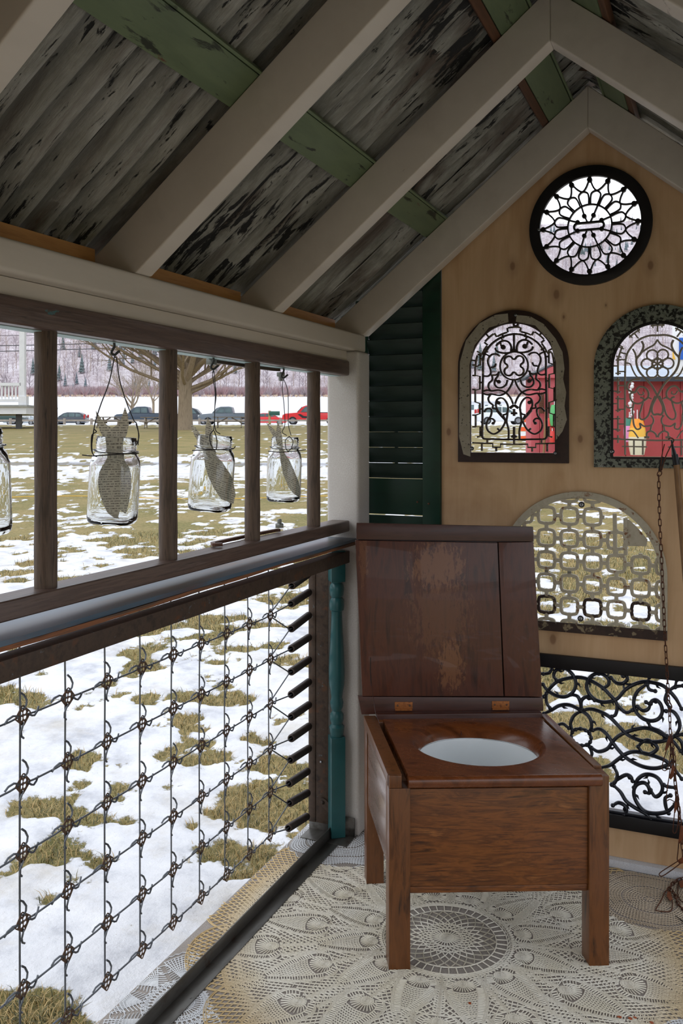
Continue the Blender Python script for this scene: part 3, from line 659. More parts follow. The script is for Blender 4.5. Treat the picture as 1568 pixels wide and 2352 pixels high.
T = [([(785,375),(700,390),(600,430),(500,500),(430,590),(390,690),(385,900),(380,1200),(378,1500),(374,1670),(385,1712),(420,1726),(600,1730),(785,1736)],10),
 ([(785,375),(785,450),(783,520),(781,590)],9),
 ([(781,590),(745,610),(690,622),(610,615),(560,592),(543,555)],10),([(745,600),(748,540),(720,485),(665,462),(605,478),(552,528)],10),([(610,490),(622,530),(650,548)],9),
 ([(740,600),(775,575),(780,540)],8),([(600,660),(560,635),(500,640),(455,690),(450,750),(478,820),(486,880),(450,918),(388,915)],9),([(490,805),(535,795),(552,755)],9),([(390,630),(440,645),(470,665)],8),([(620,430),(640,460)],8),
 ([(600,860),(560,900),(490,905)],9),([(585,860),(580,910),(545,960),(535,1020),(570,1062),(625,1065),(680,1030),(700,965)],9),([(500,905),(505,965),(462,1010),(455,1060),(480,1100)],9),([(555,970),(580,1000)],9),
 ([(770,975),(740,1050),(680,1130),(600,1165),(500,1150),(440,1158),(385,1140)],9),([(385,1112),(440,1098),(500,1108),(590,1098),(680,1130),(740,1200),(772,1275)],9),
 ([(480,1155),(453,1205),(470,1255),(512,1290),(510,1330),(560,1345),(625,1415)],9),([(575,1350),(552,1300),(560,1230),(600,1200),(650,1210),(695,1270),(708,1340),(690,1400),(640,1418)],9),([(560,1230),(590,1265)],9),
 ([(640,1418),(670,1500),(620,1600),(560,1650),(510,1660),(450,1620),(428,1550),(450,1480),(485,1430),(495,1350),(440,1335),(400,1380)],9),([(455,1478),(500,1465),(535,1495),(515,1530)],9),([(570,1590),(600,1620)],9),([(560,1360),(610,1420),(675,1490)],9),
 ([(705,1340),(698,1420),(688,1500),(708,1580),(716,1640),(712,1730)],9),([(785,1735),(783,1600),(783,1570)],11),([(750,1700),(783,1680)],11),([(783,1340),(783,1430)],11),([(745,1395),(783,1400)],11),([(730,1330),(783,1290)],14)]
b = MB(); c2 = g2([(784,1000)], 5.6, 1040, 700)[0][0]
for pth, wd in T:
    p = g2(pth, 5.6, 1040, 700); ww = wd*2.2/5.6*2.66/FPX*1.05
    bars(b, p, ww, T0, T1, 4); bars(b, mir(p, c2), ww, T0, T1, 4)
cc = g2([(784,785)], 5.6, 1040, 700)[0]
bars(b, circ(cc, .0425, 36), .0046, T0, T1, closed=True, smooth=False)
qf = []
for k in range(4):
    a = PI/4+k*PI/2
    for i in range(7): t = a-2.0+4.0*i/6; qf.append((cc[0]+.0225*math.cos(a)+.0135*math.cos(t), cc[1]+.0225*math.sin(a)+.0135*math.sin(t)))
bars(b, qf, .0052, T0, T1, 3, closed=True)
for u, v, r in ((645,545,.0075),(590,990,.0058),(588,1262,.0055),(515,1525,.0045)):
    p = g2([(u, v)], 5.6, 1040, 700)[0]; disc(b, p, r, T0, T1); disc(b, (2*c2-p[0], p[1]), r, T0, T1)
b.build('scroll_tracery', SCRMIX, G2, smooth=True, sharp=50)
b = MB()     # stepped key border
key = [(310,1700),(350,1690),(350,1570),(290,1570),(290,1420),(345,1400),(345,1270),(285,1250),(285,1100),(345,1085),(345,920),(285,910),(285,800),(350,775),(350,620),(310,600)]
for pth in [key, [(250,1775),(360,1780),(510,1785),(510,1832),(610,1832),(610,1792),(785,1795)], [(440,1730),(440,1785)], [(785,1735),(785,1795)], [(370,1785),(370,1880)], [(555,1832),(555,1885)],
            [(345,1340),(385,1340)], [(345,1000),(385,1000)], [(350,695),(390,695)], [(345,1620),(385,1620)], [(250,1420),(290,1420)], [(250,1090),(290,1090)], [(250,910),(290,910)], [(250,775),(290,775)],[(250,1570),(290,1570)]]:
    p = g2(pth, 5.6, 1040, 700); bars(b, p, .0048, T0, T1, smooth=False); bars(b, mir(p, c2), .0048, T0, T1, smooth=False)
ck = (c2, 1.452); ro = .122; ri = .112
for k in range(9):
    a0 = PI*(k+.08)/9; a1 = PI*(k+.92)/9; r_ = .119 if k % 2 == 0 else .106
    bars(b, arc(ck, r_, a0, a1, 6), .0048, T0, T1, smooth=False)
    a = PI*k/9
    if k: bars(b, [(ck[0]+.119*math.cos(a), ck[1]+.119*math.sin(a)), (ck[0]+.106*math.cos(a), ck[1]+.106*math.sin(a))], .0048, T0, T1, smooth=False)
    am = (a0+a1)/2
    if k % 2 == 0: bars(b, [(ck[0]+.119*math.cos(am), ck[1]+.119*math.sin(am)), (ck[0]+.131*math.cos(am), ck[1]+.131*math.sin(am))], .0048, T0, T1, smooth=False)
    else: bars(b, [(ck[0]+.106*math.cos(am), ck[1]+.106*math.sin(am)), (ck[0]+.093*math.cos(am), ck[1]+.093*math.sin(am))], .0048, T0, T1, smooth=False)
b.build('key_border', mat('mixed_chip_border', [(60,46,34),(110,98,76)], 60, rough=.55, bump=.3, over=[((30,18,14), 50, None, .5, .56)]), G2, smooth=True, sharp=50)
for u, v in ((1184.5, 724), (1083.7, 1030), (1275.5, 1041)): screw(G2, u, v, True, .0042)
ring = MB(); pc = PY(1184.5, 744.5, YG); bars(ring, circ((pc.x, pc.z), .0065, 16), .006, T0-.003, T1, closed=True, smooth=False); ring.build('ring_boss', IRONBRN, G2)
# ---- right arch
G3 = E('arched_iron_grille', (AR['cx'], YG, AR['z0']), 'arched iron grille in crackled grey and black paint with a six-petalled rosette', 'grille')
archplate(G3, AR, .0495, .026, CRACKLE, lipm=IRONBLK)
c3 = g2([(878,1000)], 5.88, 1360, 690)[0][0]; b = MB()
T = [([(878,472),(760,478),(640,525),(540,610),(470,720),(445,850),(440,1150),(438,1500),(437,1880)],22),([(437,1878),(878,1892)],22),([(437,1878),(250,1868)],20),
 ([(665,550),(690,620),(650,720),(595,790),(600,880),(640,970),(720,1060),(800,1150),(872,1275),(940,1400),(955,1480),(930,1540),(878,1535)],26),
 ([(878,530),(830,600),(740,650),(640,720)],20),([(545,655),(578,720),(592,790)],22),([(455,845),(510,860),(545,940),(590,1020),(650,1060)],18),
 ([(650,1065),(560,1070),(490,1110),(470,1180),(510,1225),(575,1240),(600,1200),(640,1165),(710,1180),(755,1240),(750,1310),(700,1350),(690,1350)],24),
 ([(575,1240),(515,1260),(512,1320),(550,1375),(620,1395),(685,1365),(690,1325),(645,1310)],22),([(610,1230),(640,1275),(690,1265),(680,1235)],16),
 ([(690,1350),(660,1460),(635,1540),(650,1600),(700,1605),(760,1540),(800,1400),(850,1290)],22),
 ([(750,1310),(800,1330)],18),([(462,1420),(480,1450),(540,1440),(560,1380),(540,1500),(550,1580),(470,1590)],18),([(548,1580),(560,1680),(600,1740),(650,1720),(640,1660),(700,1700),(800,1680),(825,1610),(790,1550)],20),
 ([(470,1765),(540,1760),(580,1800),(620,1860)],16),([(735,1855),(735,1790),(790,1765),(850,1800),(870,1850)],22),([(800,1680),(780,1765)],20),([(700,1850),(770,1850)],30)]
for pth, wd in T:
    p = g2(pth, 5.88, 1360, 690); ww = wd/5.88*2.6/FPX; bars(b, p, ww, T0, T1, 4); bars(b, mir(p, c3), ww, T0, T1, 4)
cc = g2([(878,855)], 5.88, 1360, 690)[0]
for k in range(6):
    a = PI/6*(2*k)+0
    bars(b, circ((cc[0]+.0285*math.cos(a), cc[1]+.0285*math.sin(a)), .0150, 16), .0045, T0, T1, closed=True, smooth=False)
    a2 = a+PI/6; bars(b, [cc, (cc[0]+.020*math.cos(a2), cc[1]+.020*math.sin(a2))], .0040, T0, T1, smooth=False)
    bars(b, [(cc[0]+.010*math.cos(a-.5), cc[1]+.010*math.sin(a-.5)), (cc[0]+.0165*math.cos(a), cc[1]+.0165*math.sin(a)), (cc[0]+.010*math.cos(a+.5), cc[1]+.010*math.sin(a+.5))], .0035, T0, T1, smooth=False)
b.build('scroll_tracery', GREYSCR, G3, smooth=True, sharp=50)
b = MB()
def both(pth, wd=20):
    p = g2(pth, 5.88, 1360, 690); ww = wd/5.88*2.6/FPX; bars(b, p, ww, T0, T1, smooth=False); bars(b, mir(p, c3), ww, T0, T1, smooth=False)
for y0, y1 in ((770, 1010), (1040, 1260), (1290, 1510), (1560, 1775), (1820, 1925)):
    both([(345, y0), (345, y1)], 22)
    for yy in ((y0+35, y1-25) if y1-y0 > 150 else (y0+45,)): both([(312, yy), (382, yy)], 16)
for y in (885, 1080, 1225, 1395, 1600, 1740, 1865): both([(250, y), (345, y)], 16)
for y in (800, 960, 1150, 1330, 1470, 1670): both([(345, y), (437, y)], 16)
for x in (440, 560, 680): both([(x, 1880), (x, 2085)], 20)
both([(400, 1972), (715, 1976)], 16); both([(1020, 1980), (1180, 1980)], 16)
ck = (c3, 1.4505)
for k in range(5):
    a = PI*(k+.5)/5
    if k == 2: a = PI/2
    R = lambda r, an: (ck[0]+r*math.cos(an), ck[1]+r*math.sin(an))
    bars(b, arc(ck, .107, a-.17, a+.17, 5), .0044, T0, T1, smooth=False)
    for da in (-.12, .12):
        bars(b, [R(.100, a+da), R(.115, a+da)], .0034, T0, T1, smooth=False)
    bars(b, [R(.088, a), R(.107, a)], .004, T0, T1, smooth=False); bars(b, [R(.107, a-.16), R(.128, a-.16)], .0036, T0, T1, smooth=False)
b.build('cross_border', GREYSCR, G3, smooth=True, sharp=50)
for k, (u, v) in enumerate(((1510, 740), (1405, 1037))): screw(G3, u, v, True, .005)
# ---- half round lattice
G4 = E('arched_iron_lattice', (HF['cx'], YG, HF['z0']), 'arched rusty cream iron lattice of linked quatrefoils, low behind the chair lid', 'grille')
archplate(G4, HF, .020, .028, LATT)
b_ = plate('bottom_band', [[(HF['cx']-.238, .6635), (HF['cx']+.238, .6635), (HF['cx']+.238, .692), (HF['cx']-.238, .690)]], .0012, LATTD, G4, lambda a, b, t: (a, YG-.0096+t, b)); b_['label'] = 'dark peeling bottom band'
o0 = g2([(770, 890)], 3.843, 1160, 1060)[0]; pt = .0665; b = MB(); cells = []
def inside(x, z, mrg=0):
    hw = HF['hw']-.018+mrg; zc = HF['zt']-HF['hw']
    if z < HF['z0']+.024-mrg or abs(x-HF['cx']) > hw: return False
    return z < zc or (x-HF['cx'])**2+(z-zc)**2 < hw*hw
for i in range(-5, 5):
    for j in range(-3, 4):
        x, z = o0[0]+i*pt, o0[1]+j*pt
        if not inside(x, z, .022): continue
        if i == 1 and j == 2: continue
        if i == 2 and j >= 1: continue
        tgt = b
        if j <= -2 and (i+j) % 2 == 0: tgt = MB(); cells.append(tgt)
        h = pt*.385; lp = []
        for k in range(4):
            a = k*PI/2
            for (r, da) in ((.92, 0), (.98, .22), (1.0, .42), (1.08, .62), (1.12, .785), (1.08, .95), (1.0, 1.15), (.98, 1.35)):
                lp.append((x+h*r*math.cos(a+da), z+h*r*math.sin(a+da)))
        hits = [inside(p[0], p[1], .01) for p in lp]
        if all(hits): bars(tgt, lp, .0088, T0, T1, 2, closed=True)
        else:
            run = []; m_ = len(lp); st = hits.index(False) if False in hits else 0
            for q in range(m_+1):
                kk = (st+q) % m_
                if hits[kk]: run.append(lp[kk])
                elif run:
                    if len(run) > 1: bars(b, run, .0088, T0, T1, 2)
                    run = []
            if len(run) > 1: bars(b, run, .0088, T0, T1, 2)
        for dx, dz in ((1, 0), (0, 1), (-1, 0), (0, -1)):
            p1_, p2_ = (x+dx*h*.98, z+dz*h*.98), (x+dx*pt*.5, z+dz*pt*.5)
            if inside(*p1_, .012): bars(b, [p1_, p2_], .0105, T0, T1, smooth=False)
b.build('lattice', LATT, G4, smooth=True, sharp=50); 
for q in cells: q = q.build('lattice_cell', LATTD, G4, smooth=True, sharp=50); q['label'] = 'dark chipped lattice cell'
plate('repair_plate', [g2([(1048,500),(1100,520),(1180,600),(1255,690),(1245,748),(1048,745)], 3.843, 1160, 1060)], .003, LATT, G4, lambda a, b, t: (a, YG+t, b))
b = MB(); bars(b, g2([(965,460),(968,640),(968,830)], 3.843, 1160, 1060), .011, T0, T1, smooth=False); bars(b, g2([(1060,500),(1062,820),(985,832)], 3.843, 1160, 1060), .011, T0, T1, smooth=False); b.build('straight_bar', LATT, G4)
screw(G4, 1160+674/3.843, 1060+380/3.843, True, .0058); screw(G4, 1160+665/3.843, 1060+1385/3.843, True, .0058)
# ---- scroll panel
G5 = E('cast_iron_scroll_panel', ((PAN[0]+PAN[1])/2, YG, PAN[2]), 'wide black cast iron panel of leafy scrolls at the foot of the plywood wall', 'grille')
x0, x1, z0, z1 = PAN
for nm, a, c in (('top_bar', (x0, z1-.040), (x1, z1)), ('bottom_bar', (x0, z0), (x1, z0+.040)), ('side_bar', (x0, z0+.040), (x0+.03, z1-.040)), ('side_bar', (x1-.03, z0+.040), (x1, z1-.040))):
    MB().box((a[0], YG-.010, a[1]), (c[0], YG+.004, c[1])).build(nm, IRONBLK, G5, bevel=.003)
MB().box((x0, YG-.002, z0+.040), (x1, YG+.018, z0+.0475)).build('base_rib', IRONB, G5, bevel=.002)
S = [[(185,385),(230,378),(250,360),(262,340)],[(300,440),(278,400),(300,350),(370,333),(430,370),(470,430),(475,500),(440,560),(380,590),(300,580),(220,530),(182,480)],
[(190,590),(240,520),(300,460),(380,430),(480,415),(560,425),(640,460),(720,510),(780,570),(830,625),(850,680),(835,750),(800,770)],[(720,515),(772,480),(770,430),(720,388),(660,382),(600,420),(575,490),(595,560),(650,615),(720,638),(800,630),(860,600),(920,530),(1000,480),(1090,455),(1180,465),(1260,490),(1320,540),(1380,610),(1430,700)],
[(830,625),(870,685),(930,733),(985,712)],[(212,560),(213,640),(243,692)],[(190,742),(260,710),(330,670),(420,665),(520,712),(595,770),(620,850),(598,905)],[(430,572),(490,585),(518,640),(522,710)],[(530,700),(528,630),(560,595),(600,592),(645,622)],
[(520,722),(600,700),(690,722),(780,772),(860,852),(940,930),(1030,975),(1120,995),(1230,995),(1310,975),(1380,940),(1440,930)],[(520,722),(462,760),(430,830),(445,890)],[(300,852),(360,835),(412,872)],
[(630,892),(690,880),(750,922),(800,990),(860,1070),(930,1140),(1010,1190),(1100,1225),(1200,1235),(1290,1210),(1350,1170)],[(618,1050),(680,1085),(760,1060),(805,1000),(860,945),(940,905),(1030,880),(1110,872),(1200,900),(1290,950),(1360,1000),(1420,1080)],
[(600,1040),(622,1100),(610,1140)],[(700,1230),(780,1210),(850,1160),(920,1110),(1000,1085),(1100,1100),(1200,1130),(1290,1170),(1370,1250),(1430,1330)],[(1038,1040),(1080,995),(1140,985),(1212,1050),(1150,1105),(1080,1095),(1038,1040)],
[(1110,640),(1150,660),(1160,632),(1200,620),(1242,660),(1255,730),(1220,790),(1150,808),(1070,780),(1010,710),(1000,620),(1035,540),(1110,480)],[(1150,650),(1130,700),(1080,715),(1035,680)],[(1290,720),(1350,722),(1400,785),(1412,870),(1370,945)],[(1130,820),(1155,870),(1230,900),(1300,945)],
[(800,1380),(860,1330),(930,1295),(975,1315),(988,1350)],[(1100,1450),(1142,1458),(1130,1400),(1090,1365),(1030,1380),(1000,1435),(1010,1510),(1060,1590),(1120,1632),(1220,1642),(1310,1620),(1370,1560)],
[(1150,1430),(1190,1490),(1240,1465),(1258,1400),(1222,1330),(1160,1295),(1090,1295),(1030,1340),(1000,1410)],[(820,1392),(880,1450),(930,1530),(1010,1590),(1110,1645),(1150,1700)],[(810,1570),(860,1545),(915,1568),(935,1615),(910,1655)],[(820,1222),(850,1290),(832,1360),(800,1385)],
[(1300,540),(1282,620),(1322,690)],[(1310,540),(1370,502),(1443,492)],[(795,420),(840,465),(900,470),(942,430),(922,390),(900,402)],[(1120,480),(1140,525),(1192,540)],[(1270,1385),(1300,1400),(1370,1410)],[(1370,945),(1430,1000),(1443,1100)],[(1330,1480),(1282,1505),(1290,1590),(1312,1640)],
[(368,338),(368,300)],[(685,384),(686,345)],[(905,405),(910,370)],[(1122,458),(1140,415)],[(1370,505),(1385,440)]]
def roundbar(b, p, r):
    P = cr([Vector((q[0], YG+.002, q[1])) for q in p], 4) if len(p) > 2 else [Vector((q[0], YG+.002, q[1])) for q in p]
    n = len(P); R_ = [r*(.72+.28*min(1, min(i, n-1-i)/5)) for i in range(n)]
    b.tube(P, R_, 6, up=(0, -1, 0)); b.ball(P[0], r*1.15, 6); b.ball(P[-1], r*1.15, 6)
    if n > 14:
        for i in range(9, n-4, 13):
            t = (P[i+1]-P[i-1]).normalized(); q = Vector((-t.z, 0, t.x))*(1 if (i//13) % 2 else -1)
            b.tube([P[i], P[i]+q*r*1.6+t*r*.8, P[i]+q*r*2.2+t*r*2.6], [r*.8, r*.6, r*.08], 5, up=(0, -1, 0))
xm = g2([(170,900)], 3.92, 1200, 1450)[0][0]; xm2 = x1-.03
allp = [g2(s_, 3.92, 1200, 1450) for s_ in S]
rr = .0058
for p in allp:
    b = MB(); roundbar(b, p, rr); b.build('scroll', IRONB, G5, smooth=True, sharp=60)
for p in allp:       # the panel repeats mirrored to the left, behind the chair, and on to the right
    for q in (mir(p, xm),):
        q = [(max(x0+.01, min(x1-.01, a)), z) for a, z in q]
        b = MB(); roundbar(b, q, rr); b.build('scroll', IRONB, G5, smooth=True, sharp=60)
pc = g2([(525,955)], 3.92, 1200, 1450)[0]; b = MB(); rp_ = []
for i in range(48): a = 2*PI*i/48; rp_.append((pc[0]+.0285*math.cos(a), YG+.002+.0, pc[1]+.0245*math.sin(a)))
b.tube(rp_, [rr*(.75+.35*(i % 4 < 2)) for i in range(48)], 6, closed=True, up=(0, -1, 0)); b.build('rope_ring', IRONB, G5, smooth=True, sharp=60)
# frames the right part of the panel that the photo does not reach
# ================================================================ COMMODE CHAIR
CO = Vector((-.7074, 1.9214, 0)); CU = Vector((math.cos(math.radians(25)), math.sin(math.radians(25)), 0)); CV = Vector((-math.sin(math.radians(29.3)), math.cos(math.radians(29.3)), 0))
ZF = .0022
def cw(u, v, z): return CO+CU*u+CV*v+Vector((0, 0, z))
class CB(MB):
    def build(s, *a, **k): s.v = [tuple(cw(*p)) for p in s.v]; return MB.build(s, *a, **k)
    def rbox(s, u0, v0, z0, u1, v1, z1): return s.box((u0, v0, z0), (u1, v1, z1))
K = E('commode_chair', cw(.26, .22, ZF), 'square dark wooden commode chair with raised lid and oval seat hole over an enamel pan', 'chair')
CB().box((0, 0, ZF), (.050, .048, .4235)).build('leg', COML, K, bevel=.002)
CB().box((.4695, 0, ZF), (.517, .048, .4475)).build('leg', COML, K, bevel=.002)
CB().box((0, .392, ZF), (.048, .44, .45)).build('leg', COML, K, bevel=.002)
CB().box((.4695, .392, ZF), (.517, .44, .45)).build('leg', COML, K, bevel=.002)
CB().box((.0505, .008, .191), (.469, .022, .4185)).build('front_panel', COMF, K, bevel=.001)
CB().box((.0505, .009, .1745), (.469, .024, .1900)).build('lower_rail', COMF, K, bevel=.002)
CB().box((.0505, .42, .1745), (.469, .435, .4285)).build('back_panel', COMF, K, bevel=.001)
CB().box((.004, .0485, .222), (.018, .3915, .4275)).build('side_panel', COMSIDE, K, bevel=.001)
CB().box((.4995, .0485, .222), (.513, .3915, .4275)).build('side_panel', COMSIDE, K, bevel=.001)
CB().box((-.002, .010, .4280), (.032, .44, .4535)).build('side_rail', COML, K, bevel=.0025)
CB().box((.498, .050, .4280), (.519, .44, .4535)).build('side_rail', COML, K, bevel=.0025)
CB().box((.0, .0, .4240), (.030, .0095, .4535)).build('leg_horn', COML, K, bevel=.002)
CB().box((.033, .4135, .4290), (.497, .4396, .4640)).build('hinge_rail', LIDD, K, bevel=.002)
# seat
hc = (.262, .222); ea, eb = .172, .168; ia, ib = .148, .127; ic = (.262, .207)
el = lambda a, b, n=64: [(hc[0]+a*math.cos(2*PI*i/n), hc[1]+b*math.sin(2*PI*i/n)) for i in range(n)]
SU0, SU1, SV0, SV1 = .046, .4955, .006, .4130
st = plate('seat_board', [[(SU0, SV0), (SU1, SV0), (SU1-.006, SV1), (SU0+.002, SV1)], el(ea, eb)], .0215, COMS, K, lambda a, b, t: cw(a, b, .430+t))
b = CB(); n = 12
pr = [(SV0+.0005, .430), (SV0+.0005, .4520), (-.002, .4535), (-.0085, .4515), (-.0125, .446), (-.0135, .439), (-.0115, .431), (-.007, .4265), (SV0, .4262)]
b.prism([(SU0-.002, v, z) for v, z in pr], (SU1-SU0+.003, 0, 0)); b.build('seat_nosing', COMS, K, smooth=True, sharp=50)
b = CB(); R_ = []
for t, z in ((0, .4515), (.10, .4513), (.22, .4506), (.40, .4485), (.58, .4445), (.76, .4385), (.92, .4310), (1, .4245)): R_.append((t, z))
vs = []; N = 64
for t, z in R_:
    for q in el(ea+(ia-ea)*t, eb+(ib-eb)*t, N): vs.append((q[0]+(ic[0]-hc[0])*t, q[1]+(ic[1]-hc[1])*t, z))
for q in el(ea-.0002, eb-.0002, N): vs.append((q[0], q[1], .424))
fs = []; m_ = len(R_)+1
for i in range(m_):
    j = (i+1) % m_
    for k in range(N): fs.append((i*N+k, i*N+(k+1) % N, j*N+(k+1) % N, j*N+k))
b.add(vs, fs); b.build('seat_rim', COMS, K, smooth=True, sharp=60)
for a in (PI/2+.08, -PI/2-.35): # glued joints of the rim
    p0 = (ic[0]+ia*math.cos(a), ic[1]+ib*math.sin(a)); p1 = (hc[0]+ea*1.02*math.cos(a), hc[1]+eb*1.02*math.sin(a))
    b = CB(); m2 = ((p0[0]+p1[0])/2+.004, (p0[1]+p1[1])/2)
    b.tube([(p0[0], p0[1], .4316), (m2[0], m2[1], .4448), (p1[0]-.004, p1[1], .4518)], .0011, 5); b.build('joint_crack', LIDD, K)
b = CB()     # enamel pan
prof = [(1.04, .4285), (1.035, .4265), (1.0, .4275), (.985, .420), (.96, .395), (.92, .36), (.84, .325), (.70, .305), (.45, .298), (.0, .296)]
out = [(.0, .292), (.46, .294), (.72, .301), (.865, .322), (.945, .36), (.985, .395), (1.03, .424)]
vs = []; P_ = prof+out
for r, z in P_:
    for k in range(N): a = 2*PI*k/N; vs.append((ic[0]+(ia+.002)*r*math.cos(a), ic[1]+(ib+.002)*r*math.sin(a), z-.007))
fs = []
for i in range(len(P_)):
    j = (i+1) % len(P_)
    for k in range(N): fs.append((i*N+k, i*N+(k+1) % N, j*N+(k+1) % N, j*N+k))
b.add(vs, fs); pan = b.build('enamel_pan', ENAMEL, K, smooth=True, sharp=80); pan['label'] = 'white enamel pan under the seat hole'
# lid: points given in the plane of the raised lid
def lidpoint(u, v):
    vv = .4405
    for _ in range(4):
        P0 = cw(0, vv, 0); n_ = Vector((-CU.y, CU.x, 0)); r = Vector(ray(u, v)); t = P0.dot(n_)/r.dot(n_); P = Vector((0, 0, EYE))+r*t; vv = .4405+.075*(P.z-.455)
    return P
LIDM = lidmat()
def lidboard(name, corners, th, m, front=0.0):
    P = [lidpoint(*c) for c in corners]; n_ = Vector((-CU.y, CU.x, -.06)).normalized()
    MB().prism([p+n_*front for p in P], n_*th).build(name, m, LID, bevel=.0012)
LIDL = 'raised lid of worn boards'
LID = MB(); LID = None
lidm = MB(); P = [lidpoint(*c) for c in ((816,1241),(1142,1247),(1156,1599),(832,1599))]; n_ = Vector((-CU.y, CU.x, -.06)).normalized()
lidm.prism([p for p in P], n_*.020); LID = lidm.build('lid', LIDM, K, bevel=.0012); LID['label'] = LIDL
ORG[LID.name] = ORG[K.name]
lidboard('lid_side_board', ((1144.5,1246),(1225,1245),(1245,1601),(1159,1599)), .020, LIDM, .0006)
lidboard('lid_top_cap', ((819,1201),(1224,1210),(1225,1244),(818,1239)), .022, LIDD, -.001)
lidboard('lid_bottom_cap', ((822,1600),(1246,1602.5),(1248,1633),(830,1641)), .022, LIDD, -.001)
lidboard('lid_gap_blocker', ((822,1208),(1222,1214),(1243,1630),(834,1634)), .003, LIDD, .0222)  # unseen sheet added so no light shows through the lid joints
q0 = lidpoint(852, 1512); q1 = lidpoint(850, 1560)
MB().tube([lidpoint(850.5, 1510)-n_*.0006, lidpoint(850, 1540)-n_*.0006, lidpoint(852, 1575)-n_*.0006], .0010, 5).build('board_crack', BLACKW, LID)
b = MB(); b.tube([lidpoint(852, 1570)-n_*.003, lidpoint(858, 1610)-n_*.010, cw(.026, .395, .470), cw(.034, .375, .452)], .0016, 6, flat=.4); b.build('lid_strap', LIDD, K, smooth=True)
for (a, c) in (((906,1612),(947,1628)), ((1129,1610),(1169,1626))):
    P = [lidpoint(*q)-n_*.003 for q in ((a[0],a[1]),(c[0],a[1]),(c[0],c[1]),(a[0],c[1]))]
    h = MB(); h.prism(P, n_*.002); h = h.build('hinge', HINGE, K, bevel=.0005); h['label'] = 'rusty orange hinge'
    k0, k1 = lidpoint(a[0]+1, c[1]+2), lidpoint(c[0]-1, c[1]+2)
    MB().tube([k0-n_*.004, k1-n_*.004], .0028, 8).build('hinge_knuckle', HINGE, h, smooth=True)
    for f_ in (.16, .84):
        p = lidpoint(a[0]+(c[0]-a[0])*f_, (a[1]+c[1])/2)-n_*.0032
        MB().ball(p, .0028, 8).build('screw_head', RUSTPL, h, smooth=True)
# ================================================================ CROCHET DOILIES (threads are real, thin strands)
def pol(r, a): return (r*math.cos(a), r*math.sin(a), 0.)
def add_line(S, P, closed=False):
    for i in range(len(P)-(0 if closed else 1)):
        a, b_ = P[i], P[(i+1) % len(P)]; S.append((a, b_))
def clip(S, c, fn):
    out = []; S3_ = []
    for a, b_ in S:
        L_ = math.dist(a, b_); n = max(1, int(L_/.012)) if fn(c[0]+a[0], c[1]+a[1]) != fn(c[0]+b_[0], c[1]+b_[1]) else 1
        for i in range(n): S3_.append((tuple(a[q]+(b_[q]-a[q])*i/n for q in range(3)), tuple(a[q]+(b_[q]-a[q])*(i+1)/n for q in range(3))))
    for a, b_ in S3_:
        p = (c[0]+(a[0]+b_[0])/2, c[1]+(a[1]+b_[1])/2)
        if fn(*p): out.append(((c[0]+a[0], c[1]+a[1], c[2]+a[2]), (c[0]+b_[0], c[1]+b_[1], c[2]+b_[2])))
    return out
onfloor = lambda x, y: -1.208 < x < .50 and .2 < y < 2.628
def pineapple(S, r0, ang, Ln, hw, dens=1.0):
    """rounded head nearest the centre, dotted mesh tapering outwards, spoked surround"""
    ca, sa = math.cos(ang), math.sin(ang)
    def T(x, y): return (ca*(r0+x)-sa*y, sa*(r0+x)+ca*y, 0.)
    def width(t):            # half width along 0..1
        t = max(0, min(1, t)); return hw*(math.sqrt(max(0, 1-((t-.24)/.24)**2)) if t < .24 else (1-((t-.24)/.76)**1.5))
    # head fan: dense disc
    hr = hw*.52; hx = hr*1.05
    for k in range(20):
        a = 2*PI*k/20; S.append((T(hx, 0), T(hx+hr*math.cos(a), hr*math.sin(a))))
    for rr_ in (.45, .8): add_line(S, [T(hx+hr*rr_*math.cos(2*PI*k/14), hr*rr_*math.sin(2*PI*k/14)) for k in range(14)], True)
    for k in range(15):      # loops radiating from the head into the body
        a = -1.9+3.8*k/14; S.append((T(hx+hr*1.05*math.cos(a), hr*1.05*math.sin(a)), T(hx+hr*1.9*math.cos(a*.92)+.002, min(width(.4), max(-width(.4), hr*2.0*math.sin(a*.92))))))
    # dotted body
    x = hx+hr*1.85; row = 0
    while x < Ln*.97:
        wv = width(x/Ln); m = max(1, int(wv*2/.0066)); Q = []
        for k in range(m+1):
            y = -wv+2*wv*k/m; Q.append((x+.010*(1-(y/hw)**2)*(1-x/Ln), y))
        add_line(S, [T(*q) for q in Q])
        if x+.0072 < Ln:
            w2 = width((x+.0072)/Ln)
            for k in range(m):
                y = -wv+2*wv*(k+.5*(row % 2))/m; y2 = y*(w2/wv if wv > 1e-4 else 0)
                S.append((T(x+.010*(1-(y/hw)**2)*(1-x/Ln), y), T(x+.0072+.010*(1-(y/hw)**2)*(1-x/Ln), y2)))
        x += .0072; row += 1
    # outline, spokes and outer band
    for sgn in (1, -1):
        P = []; Q = []; Q2 = []
        n = 26
        for i in range(n+1):
            t = .03+.97*i/n; wv = width(t); P.append((Ln*t, sgn*wv))
            gap = .012+.005*math.sin(PI*min(1, t)); Q.append((Ln*t+(-.008 if t < .2 else .004), sgn*(wv+gap))); Q2.append((Ln*t+(-.008 if t < .2 else .006), sgn*(wv+gap+.0052)))
        add_line(S, [T(*q) for q in P]); add_line(S, [T(*q) for q in Q]); add_line(S, [T(*q) for q in Q2])
        for i in range(0, n+1): S.append((T(*P[i]), T(*Q[i])));
        for i in range(n): S.append((T(*Q[i]), T(*Q2[i+1]))); S.append((T(*Q[i+1]), T(*Q2[i])))
